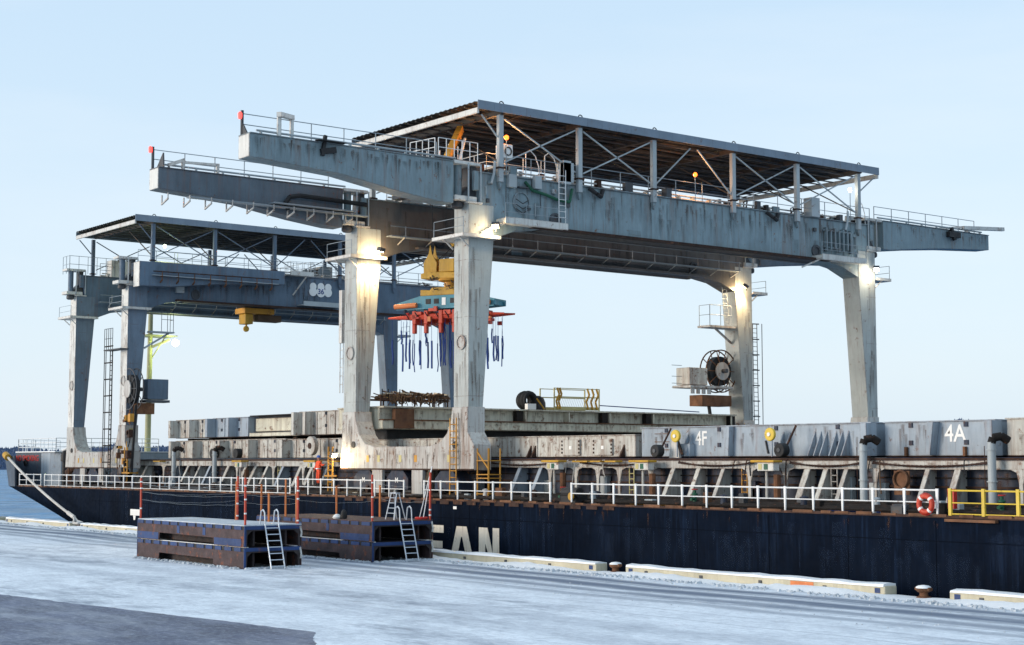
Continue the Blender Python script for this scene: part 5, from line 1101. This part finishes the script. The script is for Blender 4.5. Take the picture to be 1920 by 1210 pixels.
# ------------------------------------------------------------------ mooring line, lifebuoy, worker
ml = thing('mooring_line', 'thick white mooring line from the bow down to the quay bollard', 'rope', (-115.6, -1.9, .35))
n = 24; A_, B_ = Vector((-136.0, -.25, 5.55)), Vector((-117.2, -1.7, .75)); pts = []
for i in range(n+1): p = A_.lerp(B_, i/n); p.z -= 4*.28*(i/n)*(1-i/n); pts.append(tuple(p))
MB().path(pts, .10, 8).build('rope', 'rope', ml, smooth=True)
MB().path([pts[0], pts[1]], .30, 10).build('chafe_cover', 'safety_yellow', ml, smooth=True)
MB().path([pts[-1], (-116.5, -1.75, .5), (-115.9, -1.6, .38), (-115.3, -1.8, .36), (-115.3, -2.15, .36), (-115.9, -2.3, .38), (-116.5, -2.0, .5), pts[-1]], .09, 7).build('eye_splice', 'rope', ml, smooth=True)
MB().path([pts[-3], pts[-1]], .15, 8).build('splice_sleeve', 'rope', ml, smooth=True)
lb_ = thing('lifebuoy', 'orange-red lifebuoy with white bands hung on the ship rail', 'lifebuoy', (-38.98, -.1, 3.37))
MB().torus((-38.98, -.1, 3.37), (0, 1, 0), .30, .10, 28, 10).build('ring', 'red_orange', lb_, smooth=True)
for a_ in (40, 130, 220, 310):
    x, z = -38.98+.30*math.cos(R(a_)), 3.37+.30*math.sin(R(a_)); t = Vector((-math.sin(R(a_)), 0, math.cos(R(a_))))
    MB().tube(Vector((x, -.1, z))-t*.045, Vector((x, -.1, z))+t*.045, .106, 10).build('band', 'white_plain', lb_)
MB().torus((-38.98, -.1, 3.37), (0, 1, 0), .42, .012, 28, 4).build('grab_line', 'red', lb_)

def skin_mesh(name, verts, edges, radii, m, parent, root=0, sub=2):
    me = bpy.data.meshes.new(name); org = ORG[parent.name]; me.from_pydata([tuple(Vector(v_)-Vector(org)) for v_ in verts], edges, [])
    o = bpy.data.objects.new(name, me); COL.objects.link(o); o.parent = parent
    md = o.modifiers.new('skin', 'SKIN'); md.use_smooth_shade = True
    for i, r_ in enumerate(radii):
        sv = me.skin_vertices[0].data[i]; sv.radius = r_ if isinstance(r_, tuple) else (r_, r_); sv.use_root = i == root
    o.modifiers.new('sub', 'SUBSURF').levels = sub; o.modifiers['sub'].render_levels = sub
    me.materials.append(MATS[m]); return o
px_, py_, fz = -88.45, 2.6, 3.5
pe = thing('person', 'worker in orange overalls and blue helmet standing behind the ship rail', 'person', (px_, py_, fz))
def q3(x, y, z): return (px_+x, py_+y, fz+z)
V = [q3(0, 0, .98), q3(0, 0, 1.22), q3(.02, -.02, 1.45), q3(.02, -.02, 1.56), q3(-.10, 0, .9), q3(-.12, -.03, .5), q3(-.13, .03, .09), q3(.10, 0, .9), q3(.12, -.05, .5), q3(.12, 0, .09),
     q3(-.2, 0, 1.42), q3(-.28, -.05, 1.15), q3(-.2, -.2, .95), q3(.2, 0, 1.42), q3(.36, .05, 1.22), q3(.56, .1, 1.3)]
E_ = [(0, 1), (1, 2), (2, 3), (0, 4), (4, 5), (5, 6), (0, 7), (7, 8), (8, 9), (2, 10), (10, 11), (11, 12), (2, 13), (13, 14), (14, 15)]
RD = [(.19, .13), (.18, .13), (.19, .13), .075, .11, .085, .07, .11, .085, .07, .085, .065, .05, .085, .065, .05]
skin_mesh('overalls', V, E_, RD, 'suit', pe)
hd = MB(); hd.lathe(q3(.02, -.02, 1.52), [(.055, 0), (.06, .06), (.085, .10), (.10, .18), (.095, .26), (.05, .31)], 14); hd.box(*(px_-.0, px_+.04), py_-.135, py_-.10, fz+1.64, fz+1.70); o = hd.build('head', 'skin', pe, smooth=True)
hm_ = MB(); hm_.lathe(q3(.02, -.02, 1.73), [(.145, 0), (.14, .03), (.12, .06), (.115, .10), (.07, .145), (.02, .155)], 16); hm_.build('helmet', 'helmet', pe, smooth=True)
for c_, d_ in ((q3(-.2, -.2, .95), Vector((.15, -.5, -.85))), (q3(.56, .1, 1.3), Vector((.9, .1, .35)))):
    d_.normalize(); c_ = Vector(c_); sd = d_.cross(Vector((0, 0, 1))).normalized(); u_ = sd.cross(d_)
    hv = [c_, c_+d_*.09]; he = [(0, 1)]; hr = [.032, .038]
    for k_ in range(4):
        b0 = len(hv); off = sd*(-.033+.022*k_); hv += [c_+d_*.10+off, c_+d_*(.145-.008*abs(k_-1))+off-u_*.012, c_+d_*(.175-.012*abs(k_-1))+off-u_*.035]; he += [(1, b0), (b0, b0+1), (b0+1, b0+2)]; hr += [.010, .010, .008]
    b0 = len(hv); hv += [c_+d_*.04+sd*.045, c_+d_*.08+sd*.065-u_*.02]; he += [(0, b0), (b0, b0+1)]; hr += [.012, .009]
    skin_mesh('hand', hv, he, hr, 'skin', pe, 0, 1)
for dx, dy in ((-.13, .03), (.12, 0)):
    b_ = MB(); b_.prism([q3(dx-.05, dy-.16, 0), q3(dx+.05, dy-.16, 0), q3(dx+.055, dy+.1, 0), q3(dx-.055, dy+.1, 0)], (0, 0, .11)); b_.build('boot', 'boot', pe, bevel=.03)
be = MB(); be.disc(q3(0, 0, 1.03), (0, 0, 1), .205, .06, 16); be.build('reflective_belt', 'aluminium', pe)

# ------------------------------------------------------------------ cassettes stacked on the quay
def cassette(label, x0, x1, y0, y1, z0, top, hue):
    c = thing('cassette', label, 'cassette', ((x0+x1)/2, (y0+y1)/2, z0), 'steel cassettes stacked on the quay')
    H = 1.0; L = x1-x0
    MB().box(x0+.02, x1-.02, y0+.06, y1-.06, z0+.86, z0+.97).build('deck', 'cassette_dark', c)
    if top: MB().box(x0+.0, x1-.0, y0+.0, y1-.0, z0+.972, z0+1.02).build('snow_cover' , 'dirty_snow' if hue == 0 else 'cassette_brown', c)
    else:
        for yy in (y0+.14, y1-.3): MB().box(x0+.1, x1-.1, yy, yy+.16, z0+.971, z0+1.0).build('snow_strip', 'snow', c)
    MB().box(x0, x1, y0+.02, y0+.06, z0+.80, z0+.97).build('slot_backing', 'black', c); MB().box(x0, x1, y1-.06, y1-.02, z0+.80, z0+.97).build('slot_backing', 'black', c)
    n = 12
    for s_, yy in ((0, y0), (1, y1-.02)):
        for i in range(n):
            xa = x0+L*i/n+.02; wv = L/n-random.choice((.22, .3, .34)); MB().box(xa, xa+wv, yy-.012, yy+.02, z0+.795, z0+.97).build('fascia_block', 'cassette_blue', c)
        sp_ = MB(); f1, f2 = 2.5, L-3.0
        sp_.xz([(x0, z0), (x0+f1, z0), (x0+f1+.08, z0+.38), (x0+f2-.1, z0+.34), (x0+f2, z0), (x1, z0), (x1, z0+.79), (x0, z0+.79)], yy, yy+.045); sp_.build('side_panel', 'cassette_brown', c)
        if top:
            MB().box(x0+.03, x0+f1-.03, yy-.015 if s_ == 0 else yy+.046, yy-.001 if s_ == 0 else yy+.06, z0+.03, z0+.38).build('foot_plate', 'cassette_blue', c)
            MB().box(x0+f2+.02, x1-.25, yy-.015 if s_ == 0 else yy+.046, yy-.001 if s_ == 0 else yy+.06, z0+.03, z0+.36).build('foot_plate', 'cassette_blue', c)
            for xx in (x0+4.6, x0+7.4): MB().box(xx, xx+.28, yy-.014 if s_ == 0 else yy+.046, yy-.001 if s_ == 0 else yy+.058, z0+.42, z0+.79).build('web_plate', 'cassette_blue', c)
    # ends: portal with tunnel for the lifting truck
    for xe, s_ in ((x1, 1), (x0, -1)):
        e = MB(); xa, xb = sorted((xe, xe-.07*s_)); ym = (y0+y1)/2; wd = (y1-y0)/2
        e.yz([(y0+.06, z0), (y0+.16, z0), (y0+.18, z0+.55), (y0+.4, z0+.74), (y1-.4, z0+.74), (y1-.18, z0+.55), (y1-.16, z0), (y1-.06, z0), (y1-.06, z0+.79), (y0+.06, z0+.79)], xa, xb); e.build('end_frame', 'cassette_dark', c)
        MB().box(*sorted((xe+.001*s_, xe+.02*s_)), y0+.02, y1-.02, z0+.80, z0+.97).build('end_fascia', 'cassette_blue', c)
        cr = MB(); cr.path([(xe+.03*s_, y1-.08, z0+.93), (xe+.05*s_, y1-.02, z0+.6), (xe+.03*s_, y1-.04, z0+.4)], .05, 6); cr.build('corner_guard', 'white_paint', c)
        cr = MB(); cr.box(*sorted((xe+.005*s_, xe+.05*s_)), y0-.01, y0+.09, z0+.02, z0+.96); cr.build('corner_guard', 'cassette_blue', c)
    MB().box(x0+.4, x1-.3, y0+.62, y0+.72, z0+.02, z0+.82).build('inner_beam', 'cassette_dark', c); MB().box(x0+.4, x1-.3, y1-.72, y1-.62, z0+.02, z0+.82).build('inner_beam', 'cassette_dark', c)
    for i in range(5): xx = x0+1+L*i/5.2; MB().box(xx, xx+.1, y0+.1, y1-.1, z0+.66, z0+.85).build('cross_beam', 'cassette_dark', c)
    return c
random.seed(9)
A1 = (-78.55, -66.95, -14.15, -11.1); A2 = (-79.4, -67.6, -6.7, -3.05)
cassette('lower brown cassette of the left stack, standing on the snow', *A1, .004, False, 0)
u1 = cassette('upper cassette of the left stack with a snow-covered deck and blue edge', *A1, 1.012, True, 0)
cassette('lower cassette of the right stack, partly behind the left stack', *A2, .004, False, 1)
u2 = cassette('upper cassette of the right stack with a brown deck', *A2, 1.012, True, 1)
# stakes with sagging safety lines on the upper decks
def stakes(c, spots, ztop, flag=()):
    for i, (x, y, h_, m_) in enumerate(spots):
        o = MB().tube((x, y, 2.03), (x+random.uniform(-.04, .04), y, 2.03+h_), .055, 8).build('stake', m_, c)
        if m_ == 'red_orange':
            for k_ in random.sample(range(6), 3): MB().disc((x, y, 2.2+.34*k_+random.uniform(-.06, .06)), (0, 0, 1), .062, .07, 8).build('white_ring', 'white_plain', o)
def net(c, a, b, z=(2.5, 3.0, 3.4, 3.8)):
    for zz in z[1:]:
        pts = [(a[0]+(b[0]-a[0])*i/16, a[1]+(b[1]-a[1])*i/16, zz-.55*(i/16)*(1-i/16)+.015*math.sin(i*1.7)) for i in range(17)]; MB().path(pts, .004, 3).build('safety_line', 'pipe_grey', c)
x0, x1, y0, y1 = A1
stakes(u1, [(x0+.1, y0+.1, 2.1, 'red_orange'), (x1-.1, y0+.1, 2.2, 'red_orange'), (x0+5.2, y1-.1, 1.95, 'stake_orange'), (x0+5.35, y1-.1, 2.2, 'red_orange'), (x1-.3, y1-.1, 1.5, 'stake_orange'), (x1-.15, y1-.12, 2.25, 'red_orange'), (x0+8.6, y1-.1, 1.4, 'stake_orange')], 4.2)
net(u1, (x0+.1, y0+.1), (x1-.1, y0+.1)); net(u1, (x0+5.2, y1-.1), (x1-.2, y1-.1)); net(u1, (x0+.1, y0+.1), (x0+5.2, y1-.1))
x0, x1, y0, y1 = A2
stakes(u2, [(x0+.3, y0+.1, 1.7, 'stake_orange'), (x0+3.0, y0+.1, 2.0, 'stake_orange'), (x0+2.6, y1-.1, 1.6, 'stake_orange'), (x0+7.0, y1-.1, 1.7, 'stake_orange'), (x1-.15, y0+.1, 2.3, 'red_orange'), (x1-.1, y1-.1, 2.4, 'red_orange')], 4.2)
net(u2, (x0+3, y0+.1), (x1-.15, y0+.1)); net(u2, (x1-.1, y1-.1), (x0+7, y1-.1))
def lean_ladder(label, foot, topp, rdir, extra=.9):
    l_ = thing('ladder', label, 'ladder', foot, 'aluminium ladders leaning on the cassettes')
    a, b = Vector(foot), Vector(topp); wv = Vector(rdir).normalized()*.36
    for s_ in (-1, 1):
        back = (b-a).normalized(); hx = Vector((back.x, back.y, 0)).normalized(); p = b+wv*s_
        MB().path([a+wv*s_, p, p+Vector((0, 0, .55))+hx*.05, p+Vector((0, 0, .68))+hx*.2, p+Vector((0, 0, .6))+hx*.4, p+hx*.5+Vector((0, 0, -.02))], .035, 6).build('rail', 'aluminium', l_, smooth=True)
    n = 7
    for i in range(n): p = a.lerp(b, (i+.4)/n); MB().tube(p-wv, p+wv, .024, 6).build('rung', 'aluminium', l_)
    return l_
lean_ladder('aluminium ladder leaning on the end of the left cassette stack', (A1[1]+.75, -12.75, .01), (A1[1]+.09, -12.75, 2.05), (0, 1, 0))
lean_ladder('aluminium ladder leaning on the end of the right cassette stack', (A2[1]+.75, -4.75, .01), (A2[1]+.09, -4.75, 2.05), (0, 1, 0))
sl = thing('stepladder', 'small aluminium stepladder standing on the right cassette stack', 'ladder', (-69.0, -4.4, 2.03))
s_ = MB()
for dx in (-.3, .3):
    s_.tube((-69+dx*1.3, -4.75, 2.03), (-69+dx*.8, -4.5, 3.35), .03, 6); s_.tube((-69+dx*1.3, -4.05, 2.03), (-69+dx*.8, -4.35, 3.35), .03, 6)
s_.box(-69.28, -68.72, -4.55, -4.3, 3.35, 3.4); s_.build('frame', 'aluminium', sl)
for i in range(4): z = 2.35+.26*i; MB().tube((-69.37+.03*i, -4.7+.05*i, z), (-68.63-.03*i, -4.7+.05*i, z), .025, 6).build('step', 'aluminium', sl)
sg = thing('rope_coil', 'red coil with two pale poles leaning up on the right cassette stack', 'rope', (-68.1, -3.4, 2.03))
MB().torus((-68.1, -3.4, 2.1), (0, 0, 1), .28, .07, 18, 6).build('coil', 'red', sg, smooth=True)
for dx in (-.2, .15): MB().tube((-68.1+dx, -3.4, 2.05), (-67.75, -3.0, 4.75), .028, 6).build('pole', 'rail_white', sg)
wb = thing('sack', 'small white and black sack at the edge of the right cassette deck', 'sack', (-71.6, -6.3, 2.03))
MB().lathe((-71.6, -6.3, 2.03), [(.2, 0), (.24, .08), (.16, .2), (.05, .25)], 10).build('sack_body', 'white_plain', wb, smooth=True); MB().lathe((-71.25, -6.1, 2.03), [(.15, 0), (.2, .12), (.12, .4), (.05, .48)], 9).build('dark_bundle', 'black', wb, smooth=True)
